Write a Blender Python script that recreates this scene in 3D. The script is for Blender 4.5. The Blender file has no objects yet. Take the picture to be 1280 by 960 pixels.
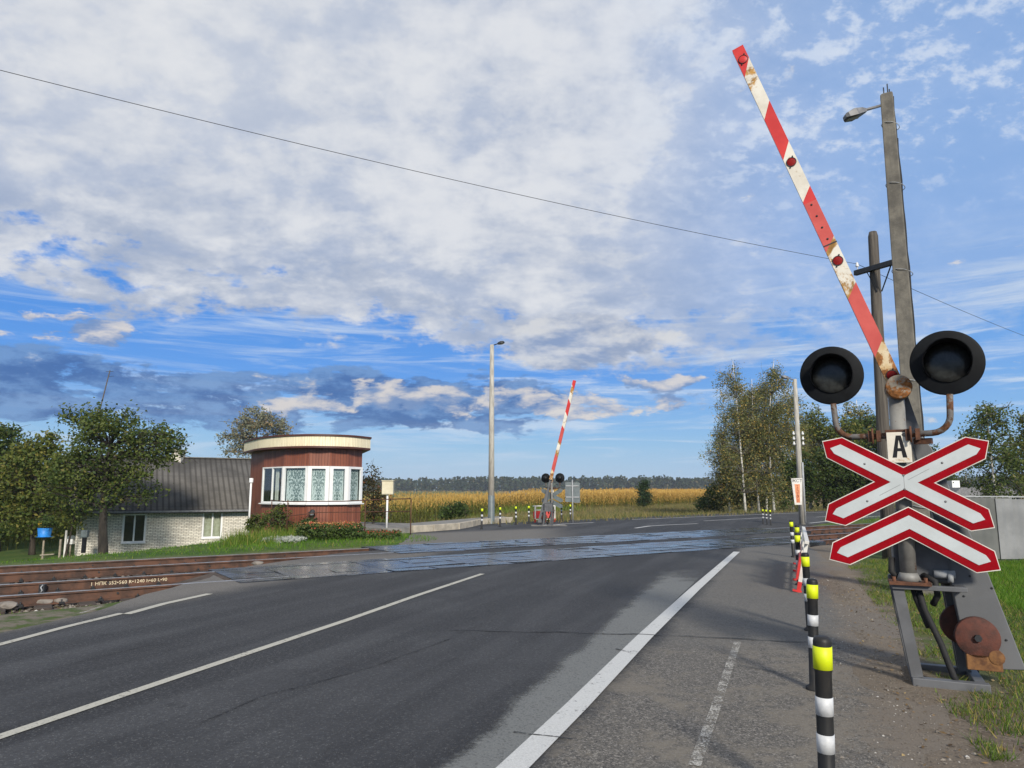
import bpy, bmesh, math, random
import numpy as np
from mathutils import Vector, Matrix, Euler
R = math.radians
SC = bpy.context.scene
COL = SC.collection
# ---------------------------------------------------------------- camera model
CAM_H, PIT, F = 1.65, R(8.48), 885.0
CP, SP = math.cos(PIT), math.sin(PIT)
def ray(px, py):
    u = (px - 640) / F; v = (480 - py) / F
    return (u, CP - SP * v, SP + CP * v)
def G(px, py, z=0.0):
    r = ray(px, py); t = (z - CAM_H) / r[2]
    return Vector((r[0] * t, r[1] * t, z))
def D(px, py, Y):
    r = ray(px, py); t = Y / r[1]
    return Vector((r[0] * t, Y, CAM_H + r[2] * t))
TD = Vector((0.826, 0.563, 0)).normalized()      # along the tracks
TN = Vector((-0.563, 0.826, 0)).normalized()     # across the tracks
def TP(s, d, z=0.0):
    return TD * s + TN * d + Vector((0, 0, z))

# ---------------------------------------------------------------- object helpers
def tag(o, label=None, cat=None, group=None, kind=None):
    if label: o['label'] = label
    if cat: o['category'] = cat
    if group: o['group'] = group
    if kind: o['kind'] = kind
    return o
def empty(name, loc, rz=0.0):
    o = bpy.data.objects.new(name, None); COL.objects.link(o)
    o.empty_display_size = 0.2
    o.location = loc; o.rotation_euler = (0, 0, rz)
    return o
def copy_tree(o, parent=None):
    c = o.copy(); COL.objects.link(c)
    if parent is not None: c.parent = parent
    for ch in o.children: copy_tree(ch, c)
    return c
def norm(v):
    return v / (np.linalg.norm(v) + 1e-12)
class MB:
    def __init__(s):
        s.v = []; s.f = []; s.m = []; s.sm = []
    def add(s, verts, faces, mi=0, smooth=False):
        o = len(s.v)
        s.v.extend([tuple(p) for p in verts])
        for f in faces:
            s.f.append(tuple(i + o for i in f)); s.m.append(mi); s.sm.append(smooth)
        return s
    def box(s, x0, y0, z0, x1, y1, z1, mi=0):
        V = [(x, y, z) for z in (z0, z1) for y in (y0, y1) for x in (x0, x1)]
        return s.add(V, [(0, 2, 3, 1), (4, 5, 7, 6), (0, 1, 5, 4), (2, 6, 7, 3), (0, 4, 6, 2), (1, 3, 7, 5)], mi)
    def beam(s, p0, p1, w, h, up=(0, 0, 1), mi=0, w1=None, h1=None):
        p0 = np.array(p0, float); p1 = np.array(p1, float); a = norm(p1 - p0); u = np.array(up, float)
        if abs(np.dot(a, u)) > 0.98: u = np.array((0, 1, 0.))
        x = norm(np.cross(a, u)); y = np.cross(x, a)
        w1 = w if w1 is None else w1; h1 = h if h1 is None else h1
        V = []
        for p, ww, hh in ((p0, w, h), (p1, w1, h1)):
            for sx, sy in ((-1, -1), (1, -1), (1, 1), (-1, 1)):
                V.append(p + x * sx * ww / 2 + y * sy * hh / 2)
        return s.add(V, [(0, 1, 2, 3), (7, 6, 5, 4), (0, 4, 5, 1), (1, 5, 6, 2), (2, 6, 7, 3), (3, 7, 4, 0)], mi)
    def tube(s, pts, r, n=10, mi=0, cap=True, smooth=True):
        P = [np.array(p, float) for p in pts]; m = len(P)
        rr = r if hasattr(r, '__len__') else [r] * m
        V = []; Fc = []; ref = None
        for i in range(m):
            a = norm(P[min(i + 1, m - 1)] - P[max(i - 1, 0)])
            if ref is None:
                ref = np.array((0, 0, 1.)) if abs(a[2]) < 0.9 else np.array((1., 0, 0))
            x = norm(np.cross(a, ref)); y = np.cross(x, a); ref = -np.cross(a, x)
            ref = y
            for k in range(n):
                t = 2 * math.pi * k / n
                V.append(P[i] + (x * math.cos(t) + y * math.sin(t)) * rr[i])
        for i in range(m - 1):
            for k in range(n):
                b = i * n; k2 = (k + 1) % n
                Fc.append((b + k, b + k2, b + n + k2, b + n + k))
        s.add(V, Fc, mi, smooth)
        if cap:
            o = len(s.v) - len(V)
            s.f.append(tuple(o + k for k in reversed(range(n)))); s.m.append(mi); s.sm.append(False)
            s.f.append(tuple(o + (m - 1) * n + k for k in range(n))); s.m.append(mi); s.sm.append(False)
        return s
    def lathe(s, origin, axis, prof, n=24, mi=0, smooth=True, xref=None):
        # prof: list of (distance along the axis, radius)
        a = norm(np.array(axis, float)); ref = np.array((0, 0, 1.)) if abs(a[2]) < 0.9 else np.array((1., 0, 0))
        x = norm(np.cross(a, ref)); y = np.cross(a, x); O = np.array(origin, float)
        V = []; Fc = []
        for (t, r) in prof:
            for k in range(n):
                q = 2 * math.pi * k / n
                V.append(O + a * t + (x * math.cos(q) + y * math.sin(q)) * max(r, 1e-4))
        for i in range(len(prof) - 1):
            for k in range(n):
                k2 = (k + 1) % n; b = i * n
                Fc.append((b + k, b + k2, b + n + k2, b + n + k))
        return s.add(V, Fc, mi, smooth)
    def prism(s, poly, o, ax, ay, t0, t1, mi=0, mi_side=None, mi_back=None):
        # poly in the plane (ax, ay) at o; extruded along az = ax x ay from t0 (front) to t1
        o = np.array(o, float); ax = np.array(ax, float); ay = np.array(ay, float); az = np.cross(ax, ay)
        n = len(poly)
        V = [o + ax * p[0] + ay * p[1] + az * t0 for p in poly] + [o + ax * p[0] + ay * p[1] + az * t1 for p in poly]
        b = len(s.v); s.v.extend([tuple(p) for p in V])
        def q(idx, m):
            s.f.append(tuple(b + i for i in idx)); s.m.append(m); s.sm.append(False)
        q(range(n, 2 * n), mi)
        q(reversed(range(n)), mi if mi_back is None else mi_back)
        for i in range(n):
            j = (i + 1) % n
            q((i, j, n + j, n + i), mi if mi_side is None else mi_side)
        return s
    def build(s, name, mats, parent=None, bevel=0.0, loc=None):
        me = bpy.data.meshes.new(name)
        me.from_pydata(s.v, [], s.f)
        if not isinstance(mats, (list, tuple)): mats = [mats]
        for m in mats: me.materials.append(m)
        me.polygons.foreach_set('material_index', s.m)
        me.polygons.foreach_set('use_smooth', s.sm)
        me.update()
        o = bpy.data.objects.new(name, me); COL.objects.link(o)
        if parent is not None: o.parent = parent
        if loc is not None: o.location = loc
        if bevel:
            md = o.modifiers.new('bevel', 'BEVEL'); md.width = bevel; md.segments = 2; md.limit_method = 'ANGLE'
        return o
def np_mesh(name, V, Fc, mats, parent=None, midx=None, smooth=False):
    """V (n,3), Fc (m,k) numpy arrays -> one mesh object"""
    me = bpy.data.meshes.new(name)
    V = np.asarray(V, np.float32); Fc = np.asarray(Fc, np.int32); k = Fc.shape[1]
    me.vertices.add(len(V)); me.vertices.foreach_set('co', V.ravel())
    me.loops.add(Fc.size); me.loops.foreach_set('vertex_index', Fc.ravel())
    me.polygons.add(len(Fc))
    me.polygons.foreach_set('loop_start', np.arange(0, Fc.size, k, dtype=np.int32))
    me.polygons.foreach_set('loop_total', np.full(len(Fc), k, np.int32))
    if not isinstance(mats, (list, tuple)): mats = [mats]
    for m in mats: me.materials.append(m)
    if midx is not None: me.polygons.foreach_set('material_index', np.asarray(midx, np.int32))
    me.polygons.foreach_set('use_smooth', np.full(len(Fc), smooth, bool))
    me.update(calc_edges=True)
    o = bpy.data.objects.new(name, me); COL.objects.link(o)
    if parent is not None: o.parent = parent
    return o
def text_obj(name, body, size, M, mat, parent=None, spacing=1.0, depth=0.0, align='LEFT', sx=1.0, bold=0.0):
    cu = bpy.data.curves.new(name, 'FONT'); cu.body = body; cu.size = size; cu.extrude = depth; cu.offset = bold
    cu.align_x = align; cu.align_y = 'CENTER'; cu.space_character = spacing; cu.resolution_u = 3
    t = bpy.data.objects.new(name, cu); COL.objects.link(t)
    dg = bpy.context.evaluated_depsgraph_get()
    me = bpy.data.meshes.new_from_object(t.evaluated_get(dg))
    bpy.data.objects.remove(t); bpy.data.curves.remove(cu)
    me.transform(M @ Matrix.Diagonal((sx, 1, 1, 1))); me.materials.clear(); me.materials.append(mat); me.name = name
    o = bpy.data.objects.new(name, me); COL.objects.link(o)
    if parent is not None: o.parent = parent
    return o

# ---------------------------------------------------------------- node helpers
class Sk:
    """a node socket with arithmetic"""
    def __init__(s, T, k): s.T = T; s.k = k
    def _m(s, op, *a, clamp=False):
        n = s.T.nodes.new('ShaderNodeMath'); n.operation = op; n.use_clamp = clamp
        for i, v in enumerate((s,) + a): s.T.put(v, n.inputs[i])
        return Sk(s.T, n.outputs[0])
    def __add__(s, o): return s._m('ADD', o)
    __radd__ = __add__
    def __sub__(s, o): return s._m('SUBTRACT', o)
    def __rsub__(s, o): return s.T.val(o)._m('SUBTRACT', s)
    def __mul__(s, o): return s._m('MULTIPLY', o)
    __rmul__ = __mul__
    def __truediv__(s, o): return s._m('DIVIDE', o)
    def mx(s, o): return s._m('MAXIMUM', o)
    def mn(s, o): return s._m('MINIMUM', o)
    def abs(s): return s._m('ABSOLUTE')
    def pw(s, o): return s._m('POWER', o)
    def gt(s, o): return s._m('GREATER_THAN', o)
    def fr(s): return s._m('FRACT')
    def fl(s): return s._m('FLOOR')
    def sin(s): return s._m('SINE')
    def cl(s): return s._m('ADD', 0.0, clamp=True)
    def ss(s, a, b, c=0.0, d=1.0):
        n = s.T.nodes.new('ShaderNodeMapRange'); n.interpolation_type = 'SMOOTHSTEP'
        s.T.put(s, n.inputs['Value'])
        for nm, v in (('From Min', a), ('From Max', b), ('To Min', c), ('To Max', d)): s.T.put(v, n.inputs[nm])
        return Sk(s.T, n.outputs['Result'])
class Tree:
    def __init__(s, tree):
        s.t = tree; s.nodes = tree.nodes; s.links = tree.links
    def put(s, v, inp):
        if isinstance(v, Sk): s.links.new(v.k, inp)
        elif isinstance(v, (tuple, list)) and len(v) == 3 and inp.type == 'RGBA': inp.default_value = (*v, 1)
        else: inp.default_value = v
    def new(s, t, **k):
        n = s.nodes.new(t)
        for a, b in k.items(): setattr(n, a, b)
        return n
    def val(s, v):
        n = s.nodes.new('ShaderNodeValue'); n.outputs[0].default_value = v; return Sk(s, n.outputs[0])
    def coord(s, which='Object'):
        n = s.nodes.new('ShaderNodeTexCoord'); return Sk(s, n.outputs[which])
    def pos(s):
        return Sk(s, s.nodes.new('ShaderNodeNewGeometry').outputs['Position'])
    def geo(s, which):
        return Sk(s, s.nodes.new('ShaderNodeNewGeometry').outputs[which])
    def sep(s, v):
        n = s.nodes.new('ShaderNodeSeparateXYZ'); s.put(v, n.inputs[0]); return [Sk(s, n.outputs[i]) for i in range(3)]
    def comb(s, x, y, z=0.0):
        n = s.nodes.new('ShaderNodeCombineXYZ')
        for i, v in enumerate((x, y, z)): s.put(v, n.inputs[i])
        return Sk(s, n.outputs[0])
    def noise(s, vec, scale, detail=4.0, rough=0.55, dist=0.0, col=False, lac=2.0):
        n = s.nodes.new('ShaderNodeTexNoise'); s.put(vec, n.inputs['Vector'])
        for nm, v in (('Scale', scale), ('Detail', detail), ('Roughness', rough), ('Distortion', dist), ('Lacunarity', lac)): s.put(v, n.inputs[nm])
        return Sk(s, n.outputs['Color' if col else 'Fac'])
    def voro(s, vec, scale, feature='F1', out='Distance', rnd=1.0):
        n = s.nodes.new('ShaderNodeTexVoronoi'); n.feature = feature; s.put(vec, n.inputs['Vector'])
        s.put(scale, n.inputs['Scale']); s.put(rnd, n.inputs['Randomness']); return Sk(s, n.outputs[out])
    def mix(s, fac, a, b, mode='MIX'):
        n = s.nodes.new('ShaderNodeMix'); n.data_type = 'RGBA'; n.blend_type = mode
        s.put(fac, n.inputs['Factor']); s.put(a, n.inputs[6]); s.put(b, n.inputs[7]); return Sk(s, n.outputs[2])
    def scale(s, vec, xyz):
        n = s.nodes.new('ShaderNodeVectorMath'); n.operation = 'MULTIPLY'; s.put(vec, n.inputs[0]); n.inputs[1].default_value = xyz
        return Sk(s, n.outputs[0])
    def ramp(s, fac, stops, interp='LINEAR'):
        n = s.nodes.new('ShaderNodeValToRGB'); cr = n.color_ramp; cr.interpolation = interp
        while len(cr.elements) < len(stops): cr.elements.new(0.5)
        for e, (p, c) in zip(cr.elements, stops):
            e.position = p; e.color = (*c, 1)
        s.put(fac, n.inputs[0]); return Sk(s, n.outputs[0])
    def bump(s, h, strength=0.3, dist=0.02, normal=None):
        n = s.nodes.new('ShaderNodeBump'); s.put(h, n.inputs['Height']); n.inputs['Strength'].default_value = strength
        n.inputs['Distance'].default_value = dist
        return Sk(s, n.outputs[0])
def lin(r, g=None, b=None):
    """sRGB 0-255 -> linear"""
    def f(c):
        c /= 255.0
        return c / 12.92 if c <= 0.04045 else ((c + 0.055) / 1.055) ** 2.4
    return (f(r), f(g), f(b))
def newmat(name):
    m = bpy.data.materials.new(name); m.use_nodes = True
    T = Tree(m.node_tree); T.bsdf = m.node_tree.nodes['Principled BSDF']; T.out = m.node_tree.nodes['Material Output']
    return m, T
def setp(T, **k):
    names = dict(col='Base Color', rough='Roughness', metal='Metallic', normal='Normal', spec='Specular IOR Level', alpha='Alpha', coat='Coat Weight')
    for a, b in k.items(): T.put(b, T.bsdf.inputs[names[a]])
def simple(name, c1, c2=None, scale=8.0, rough=0.6, metal=0.0, bump=0.0, bscale=60.0, spec=0.4, detail=5, stretch=(1, 1, 1), rust=None, lo=0.35, hi=0.65):
    """two-tone worn surface; rust=(amount 0-1, scale, colour)"""
    m, T = newmat(name); c = T.coord('Object'); c = T.scale(c, stretch)
    n = T.noise(c, scale, detail, 0.6)
    c2 = c2 or tuple(x * 0.75 for x in c1)
    col = T.mix(n.ss(lo, hi), c2, c1)
    rg = rough
    if rust:
        rn = T.noise(c, rust[1], 7, 0.68, 0.3)
        th = 0.72 - 0.42 * rust[0]
        rm = rn.ss(th, th + 0.07)
        rc = T.mix(T.noise(c, rust[1] * 4, 3).ss(0.3, 0.7), rust[2], tuple(x * 0.45 for x in rust[2]))
        col = T.mix(rm, col, rc); rg = rm.ss(0, 1, rough, 0.9)
    setp(T, col=col, rough=rg, metal=metal, spec=spec)
    if bump:
        setp(T, normal=T.bump(T.noise(c, bscale, 5, 0.6), bump, 0.01))
    return m
# ================================================================ camera, world, sun
cam = bpy.data.cameras.new('camera'); camo = bpy.data.objects.new('camera', cam); COL.objects.link(camo)
cam.sensor_width = 36.0; cam.lens = 36.0 * F / 1280; cam.clip_end = 6000; cam.clip_start = 0.05
camo.location = (0, 0, CAM_H); camo.rotation_euler = (math.pi / 2 + PIT, 0, 0)
SC.camera = camo
SUN_AZ, SUN_EL = math.atan2(0.25, -1.0), R(28)
sl = bpy.data.lights.new('sun', 'SUN'); sl.energy = 4.2; sl.angle = R(8.0); sl.color = (1.0, 0.93, 0.81)
so = bpy.data.objects.new('sun', sl); COL.objects.link(so)
sd = Vector((math.sin(SUN_AZ) * math.cos(SUN_EL), math.cos(SUN_AZ) * math.cos(SUN_EL), math.sin(SUN_EL)))
so.rotation_euler = sd.to_track_quat('Z', 'Y').to_euler(); so.location = sd * 60
SC.view_settings.view_transform = 'Standard'; SC.view_settings.look = 'None'
SC.view_settings.exposure = 0.0; SC.view_settings.gamma = 1.0
try: SC.view_settings.use_curve_mapping = False
except Exception: pass
SC.cycles.use_denoising = True
SC.cycles.max_bounces = 6; SC.cycles.transparent_max_bounces = 12

w = bpy.data.worlds.new('World'); SC.world = w; w.use_nodes = True
W = Tree(w.node_tree)
bg = w.node_tree.nodes['Background']; BS = 0.1; bg.inputs['Strength'].default_value = BS
sky = W.new('ShaderNodeTexSky', sky_type='NISHITA'); sky.sun_disc = False
sky.sun_elevation = SUN_EL; sky.sun_rotation = SUN_AZ; sky.air_density = 1.0; sky.dust_density = 0.6; sky.ozone_density = 1.5
d3 = W.coord('Generated')
x, y, z = W.sep(d3)
def at2(a, b):
    return a._m('ARCTAN2', b)
az = at2(x, y)
el = z._m('ARCSINE')
elc = el.mx(0.0)
EXPO = 0.25
SC.view_settings.exposure = EXPO
def L(*c): return tuple(v / BS / 2 ** EXPO for v in lin(*c))
# clear sky: graded blue, tied to the Nishita sky
grad = W.ramp((elc / 1.2).cl(), [(0.0, L(172, 203, 228)), (0.05, L(120, 178, 228)), (0.13, L(52, 138, 230)), (0.26, L(48, 132, 226)), (0.5, L(92, 152, 224)), (1.0, L(70, 125, 205))])
nish = Sk(W, sky.outputs[0])
blue = W.mix(0.8, nish, grad)
blue = W.mix(az.ss(0.0, 0.55) * (1.0 - el.ss(0.35, 0.7)) * 0.42, blue, L(140, 188, 238))
# --- flat projection of the cloud deck
zc = z.mx(0.0) + 0.10
pl = W.comb(x / zc, y / zc, 0.0)
wob = W.noise(W.comb(az * 7.0, el * 15.0, 3.0), 1.0, 6, 0.62)
wob2 = W.noise(W.comb(az * 22.0, el * 44.0, 7.0), 1.0, 5, 0.65)
left_ = 1.0 - az.ss(-0.55, 0.1)
# thin streaks low in the sky
st = W.noise(W.comb(az * 4.0, el * 42.0, 11.0), 1.0, 7, 0.66, 0.5)
m_st = st.ss(0.46, 0.70) * el.ss(0.0, 0.05) * (1.0 - el.ss(0.22, 0.34)) * az.ss(-0.6, 0.2, 0.55, 0.85)
col = W.mix(m_st, blue, L(206, 221, 238))
# pale haze band close to the horizon
m_hz = (1.0 - el.ss(0.0, 0.085)) * 0.55
col = W.mix(m_hz, col, L(158, 192, 226))
def puff(fx, fy, seed, dx, dz, det=8, rough=0.6):
    a = W.noise(W.comb(az * fx, el * fy, seed), 1.0, det, rough, 0.2)
    b = W.noise(W.comb(az * fx + dx, el * fy + dz, seed), 1.0, det, rough, 0.2)
    return a, a - b
# low bank: blue-grey bodies over the left and centre
b0, bl0 = puff(7.0, 22.0, 0.0, -0.12, 0.34)
band = el.ss(0.055, 0.098) * (1.0 - el.ss(0.138, 0.185)) * (1.0 - az.ss(-0.05, 0.26)) * az.ss(-1.6, -1.1)
m_b = ((b0 - 0.5) * 4.6 + (wob2 - 0.5) * 1.4 + band * 1.25 - 0.74).ss(0.0, 0.34)
shade = W.mix((wob2 + bl0 * 1.5).ss(0.3, 0.7), L(62, 100, 160), L(112, 150, 200))
col = W.mix(m_b * 0.86, col, shade)
# cream cumulus tops along the upper side of the bank
c0, cl0 = puff(10.0, 24.0, 21.0, -0.14, 0.34)
cband = el.ss(0.085, 0.115) * (1.0 - el.ss(0.135, 0.175)) * az.ss(-0.45, -0.25) * (1.0 - az.ss(0.22, 0.36))
cband = cband.mx(el.ss(0.165, 0.18) * (1.0 - el.ss(0.195, 0.225)) * (1.0 - az.ss(-0.56, -0.44)) * az.ss(-0.95, -0.8))
m_c = ((c0 - 0.5) * 5.0 + (wob2 - 0.5) * 1.6 + cband * 1.25 - 0.88).ss(0.0, 0.42)
col = W.mix(m_c * 0.9, col, W.mix((cl0 * 3.6 + 0.30 + (wob2 - 0.5) * 0.9).ss(0.0, 0.9), L(120, 148, 192), L(222, 216, 211)))
# the high white-grey deck
edge = az.ss(-0.75, -0.12, 0.255, 0.208)
edge2 = az.ss(-0.1, 0.25, 0.0, -0.030)
n_e = (wob - 0.5) * 0.26 + (wob2 - 0.5) * 0.11
e0 = el - edge - edge2 + n_e
right = az.ss(0.0, 0.62)
# the deck thins towards its far edge: sample it on a gentler perspective so that it does not smear
zc2 = z.mx(0.0) + 0.42
pl2 = W.comb(x / zc2 * 1.6, y / zc2 * 1.9, 0.0)
big = W.noise(pl2, 0.85, 6, 0.55, 0.1)
mid = W.noise(pl2, 3.0, 7, 0.58, 0.15)
small = W.noise(pl2, 8.0, 6, 0.60, 0.15)
tiny = W.noise(pl2, 20.0, 4, 0.60, 0.1)
m_deck = (e0 + (mid - 0.5) * 0.05).ss(-0.010, 0.035)
# cover: full on the left, thinning and breaking up to the right
cover = (big * 0.40 + mid * 0.40 + small * 0.30 - right * 0.11 + (1.0 - right) * 0.12).ss(0.40, 0.66)
floor_ = right.ss(0.0, 1.0, 0.95, 0.36)
thick = m_deck * cover.mx(floor_)
tex = big * 0.30 + mid * 0.38 + small * 0.24 + tiny * 0.08
low = 1.0 - e0.ss(0.0, 0.20)
lo_sh = W.noise(W.comb(az * 5.0, el * 13.0, 31.0), 1.0, 8, 0.62, 0.3)
dc = W.mix((tex + (lo_sh - 0.5) * 0.14 + low * -0.030).ss(0.385, 0.575), L(173, 185, 207), L(222, 225, 231))
dc = W.mix(right * 0.50, dc, L(182, 204, 236))
dc = W.mix(left_ * el.ss(0.28, 0.55) * 0.35, dc, L(230, 231, 232))
dc = W.mix((low * (lo_sh + (mid - 0.5) * 0.4).ss(0.56, 0.40)) * 0.55 * (1.0 - right), dc, L(150, 166, 194))
col = W.mix(thick, col, dc)
# broken altocumulus on the upper right
acn = (tiny * 0.55 + small * 0.45 + (big - 0.5) * 0.35).ss(0.47, 0.60)
m_ac = acn * az.ss(0.10, 0.45) * el.ss(0.27, 0.48) * 0.60
col = W.mix(m_ac, col, L(222, 231, 243))
# a detached grey cumulus below the deck, right of the middle
g0, gl0 = puff(8.0, 16.0, 41.0, -0.14, 0.22)
blob = (1.0 - (((az - 0.10) / 0.16).pw(2.0) + ((el - 0.205) / 0.055).pw(2.0))).cl()
m_g = ((g0 - 0.5) * 3.4 + (wob2 - 0.5) * 1.0 + blob * 1.35 - 0.55).ss(0.0, 0.34)
col = W.mix(m_g * 0.9, col, W.mix((gl0 * 3.0 + 0.45 + (mid - 0.5) * 0.5).ss(0.1, 0.85), L(142, 160, 192), L(214, 216, 220)))
# below the horizon
col = W.mix((el * -1.0).ss(0.0, 0.03), col, L(90, 95, 88))
W.links.new(col.k, bg.inputs['Color'])

# ================================================================ materials
M = {}
GREY = simple
M['grey_paint'] = simple('grey_paint', (0.115, 0.118, 0.125), (0.085, 0.087, 0.092), 5, 0.5, 0.0, 0.08, 90, rust=(0.12, 9, (0.16, 0.075, 0.03)))
M['grey_light'] = simple('grey_light', (0.34, 0.35, 0.36), (0.25, 0.26, 0.27), 5, 0.55, rust=(0.15, 7, (0.25, 0.12, 0.05)))
M['mast_paint'] = simple('mast_paint', (0.22, 0.215, 0.20), (0.15, 0.145, 0.135), 7, 0.55, rust=(0.30, 9, (0.20, 0.085, 0.03)))
M['dark_metal'] = simple('dark_metal', (0.035, 0.037, 0.04), None, 10, 0.5, 0.2)
M['black_plastic'] = simple('black_plastic', (0.011, 0.012, 0.014), (0.007, 0.007, 0.008), 14, 0.45, spec=0.25)
M['lamp_black'] = simple('lamp_black', (0.0055, 0.0065, 0.008), (0.003, 0.0035, 0.0045), 9, 0.55, spec=0.16)
M['rubber'] = simple('rubber', (0.016, 0.016, 0.017), None, 20, 0.75)
M['rust'] = simple('rust', (0.125, 0.052, 0.026), (0.055, 0.024, 0.015), 11, 0.85, 0.0, 0.4, 70)
M['rust_disc'] = simple('rust_disc', (0.110, 0.036, 0.024), (0.050, 0.022, 0.017), 7, 0.8, 0.0, 0.4, 60, detail=8, rust=(0.22, 4.5, (0.24, 0.028, 0.022)))
M['rust_orange'] = simple('rust_orange', (0.20, 0.095, 0.034), (0.085, 0.036, 0.016), 12, 0.85, 0, 0.3)
M['rust_cap'] = simple('rust_cap', (0.28, 0.25, 0.20), (0.20, 0.17, 0.13), 9, 0.8, 0, 0.4, 60, rust=(0.62, 11, (0.33, 0.13, 0.035)))
M['rail'] = simple('rail_rust', (0.105, 0.050, 0.030), (0.045, 0.026, 0.019), 3.5, 0.8, 0.0, 0.3, 60, stretch=(1, 1, 1))
M['rail_top'] = simple('rail_top', (0.55, 0.55, 0.55), (0.38, 0.36, 0.34), 6, 0.33, 0.9)
M['sleeper'] = simple('sleeper', (0.075, 0.055, 0.042), (0.04, 0.03, 0.024), 6, 0.9, 0, 0.4, 50)
M['white_paint'] = simple('white_paint', (0.62, 0.61, 0.57), (0.52, 0.50, 0.46), 5, 0.5, rust=(0.08, 6, (0.30, 0.17, 0.08)))
M['white_clean'] = simple('white_clean', (0.72, 0.72, 0.71), (0.66, 0.66, 0.65), 3, 0.4)
M['sign_white'] = simple('sign_white', (0.455, 0.49, 0.50), (0.405, 0.435, 0.44), 5, 0.5, detail=8, rust=(0.02, 14, (0.20, 0.19, 0.17)))
M['sign_edge'] = simple('sign_edge', (0.70, 0.68, 0.62), None, 4, 0.5)
M['sign_red'] = simple('sign_red', (0.27, 0.003, 0.009), (0.21, 0.003, 0.007), 6, 0.6, spec=0.05, detail=8)
M['sign_back'] = simple('sign_back', (0.12, 0.145, 0.15), (0.09, 0.11, 0.118), 4, 0.5)
M['red_paint'] = simple('red_paint', (0.55, 0.035, 0.03), (0.45, 0.025, 0.024), 5, 0.45)
M['red_faded'] = simple('red_faded', (0.52, 0.085, 0.07), (0.44, 0.06, 0.05), 4, 0.5)
M['boom_white'] = simple('boom_white', (0.66, 0.63, 0.55), (0.55, 0.51, 0.43), 5, 0.5, rust=(0.42, 3.2, (0.46, 0.25, 0.07)))
M['boom_rusty'] = simple('boom_rusty', (0.60, 0.50, 0.34), (0.50, 0.36, 0.18), 7, 0.7, rust=(0.62, 6.5, (0.34, 0.14, 0.04)))
M['reflector'] = simple('reflector', (0.24, 0.010, 0.010), (0.17, 0.007, 0.007), 30, 0.6, spec=0.15)
M['yellow'] = simple('fluorescent_yellow', (0.62, 0.72, 0.008), (0.54, 0.63, 0.008), 9, 0.5)
M['bollard_white'] = simple('bollard_white', (0.52, 0.53, 0.54), (0.40, 0.41, 0.42), 14, 0.5, rust=(0.18, 22, (0.16, 0.145, 0.125)))
M['bollard_black'] = simple('bollard_black', (0.012, 0.013, 0.015), (0.022, 0.021, 0.020), 9, 0.5, spec=0.25, rust=(0.22, 16, (0.075, 0.065, 0.052)))
M['lens'] = simple('lens', (0.030, 0.032, 0.031), (0.018, 0.019, 0.019), 25, 0.25)
M['wire'] = simple('wire', (0.02, 0.02, 0.022), None, 4, 0.6)
M['concrete_pad'] = simple('concrete_pad', (0.20, 0.185, 0.16), (0.13, 0.12, 0.10), 6, 0.9, 0, 0.6, 40)
M['kerb'] = simple('kerb', (0.42, 0.37, 0.29), (0.28, 0.25, 0.20), 3, 0.85, 0, 0.3, 40)
M['lamp_grey'] = simple('lamp_grey', (0.19, 0.19, 0.195), (0.12, 0.12, 0.125), 9, 0.5)
M['lamp_glass'] = simple('lamp_glass', (0.42, 0.44, 0.45), None, 5, 0.2)
M['porcelain'] = simple('porcelain', (0.70, 0.70, 0.68), None, 8, 0.25)
M['blue_paint'] = simple('blue_paint', (0.02, 0.22, 0.62), (0.015, 0.14, 0.45), 6, 0.5)
M['yellow_ball'] = simple('yellow_ball', (0.70, 0.42, 0.04), None, 6, 0.5)
M['wood'] = simple('weathered_wood', (0.30, 0.26, 0.20), (0.19, 0.16, 0.12), 7, 0.85, 0, 0.3)
M['cream'] = simple('cream_metal', (0.60, 0.55, 0.40), (0.52, 0.47, 0.33), 4, 0.5)
M['platform'] = simple('platform', (0.22, 0.21, 0.19), (0.16, 0.15, 0.135), 3, 0.9, 0, 0.4, 40)
M['fence_metal'] = simple('fence_metal', (0.23, 0.235, 0.24), (0.17, 0.175, 0.18), 1.5, 0.6, 0.1, rust=(0.10, 3, (0.3, 0.29, 0.28)))
M['fence_dark'] = simple('fence_dark', (0.12, 0.125, 0.12), (0.09, 0.094, 0.09), 1.5, 0.6, 0.1)
M['curtain_plain'] = simple('curtain_plain', (0.50, 0.48, 0.36), (0.40, 0.38, 0.27), 7, 0.9)
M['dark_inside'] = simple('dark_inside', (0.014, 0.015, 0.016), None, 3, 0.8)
M['stone'] = simple('stone', (0.21, 0.185, 0.16), (0.12, 0.105, 0.09), 8, 0.9, 0, 0.5, 40)

def m_concrete_pole():
    m, T = newmat('pole_concrete'); c = T.coord('Object')
    n = T.noise(c, 5, 8, 0.65); st = T.noise(T.scale(c, (9, 9, 0.5)), 2.0, 5, 0.6)
    col = T.mix(n.ss(0.3, 0.7), (0.095, 0.088, 0.076), (0.185, 0.170, 0.140))
    col = T.mix(st.ss(0.45, 0.75) * 0.6, col, (0.10, 0.094, 0.082))
    setp(T, col=col, rough=0.92, normal=T.bump(T.noise(c, 45, 6, 0.65), 0.5, 0.012)); return m
M['pole_concrete'] = m_concrete_pole()
M['pole_light'] = simple('pole_light', (0.42, 0.40, 0.35), (0.27, 0.255, 0.225), 3, 0.9, 0, 0.3, 40, stretch=(4, 4, 0.6))
def m_wood_pole():
    m, T = newmat('pole_wood'); c = T.coord('Object')
    st = T.noise(T.scale(c, (14, 14, 0.35)), 2.0, 7, 0.65)
    col = T.mix(st.ss(0.3, 0.72), (0.040, 0.034, 0.029), (0.115, 0.10, 0.082))
    setp(T, col=col, rough=0.9, normal=T.bump(st, 0.5, 0.02)); return m
M['pole_wood'] = m_wood_pole()

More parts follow.
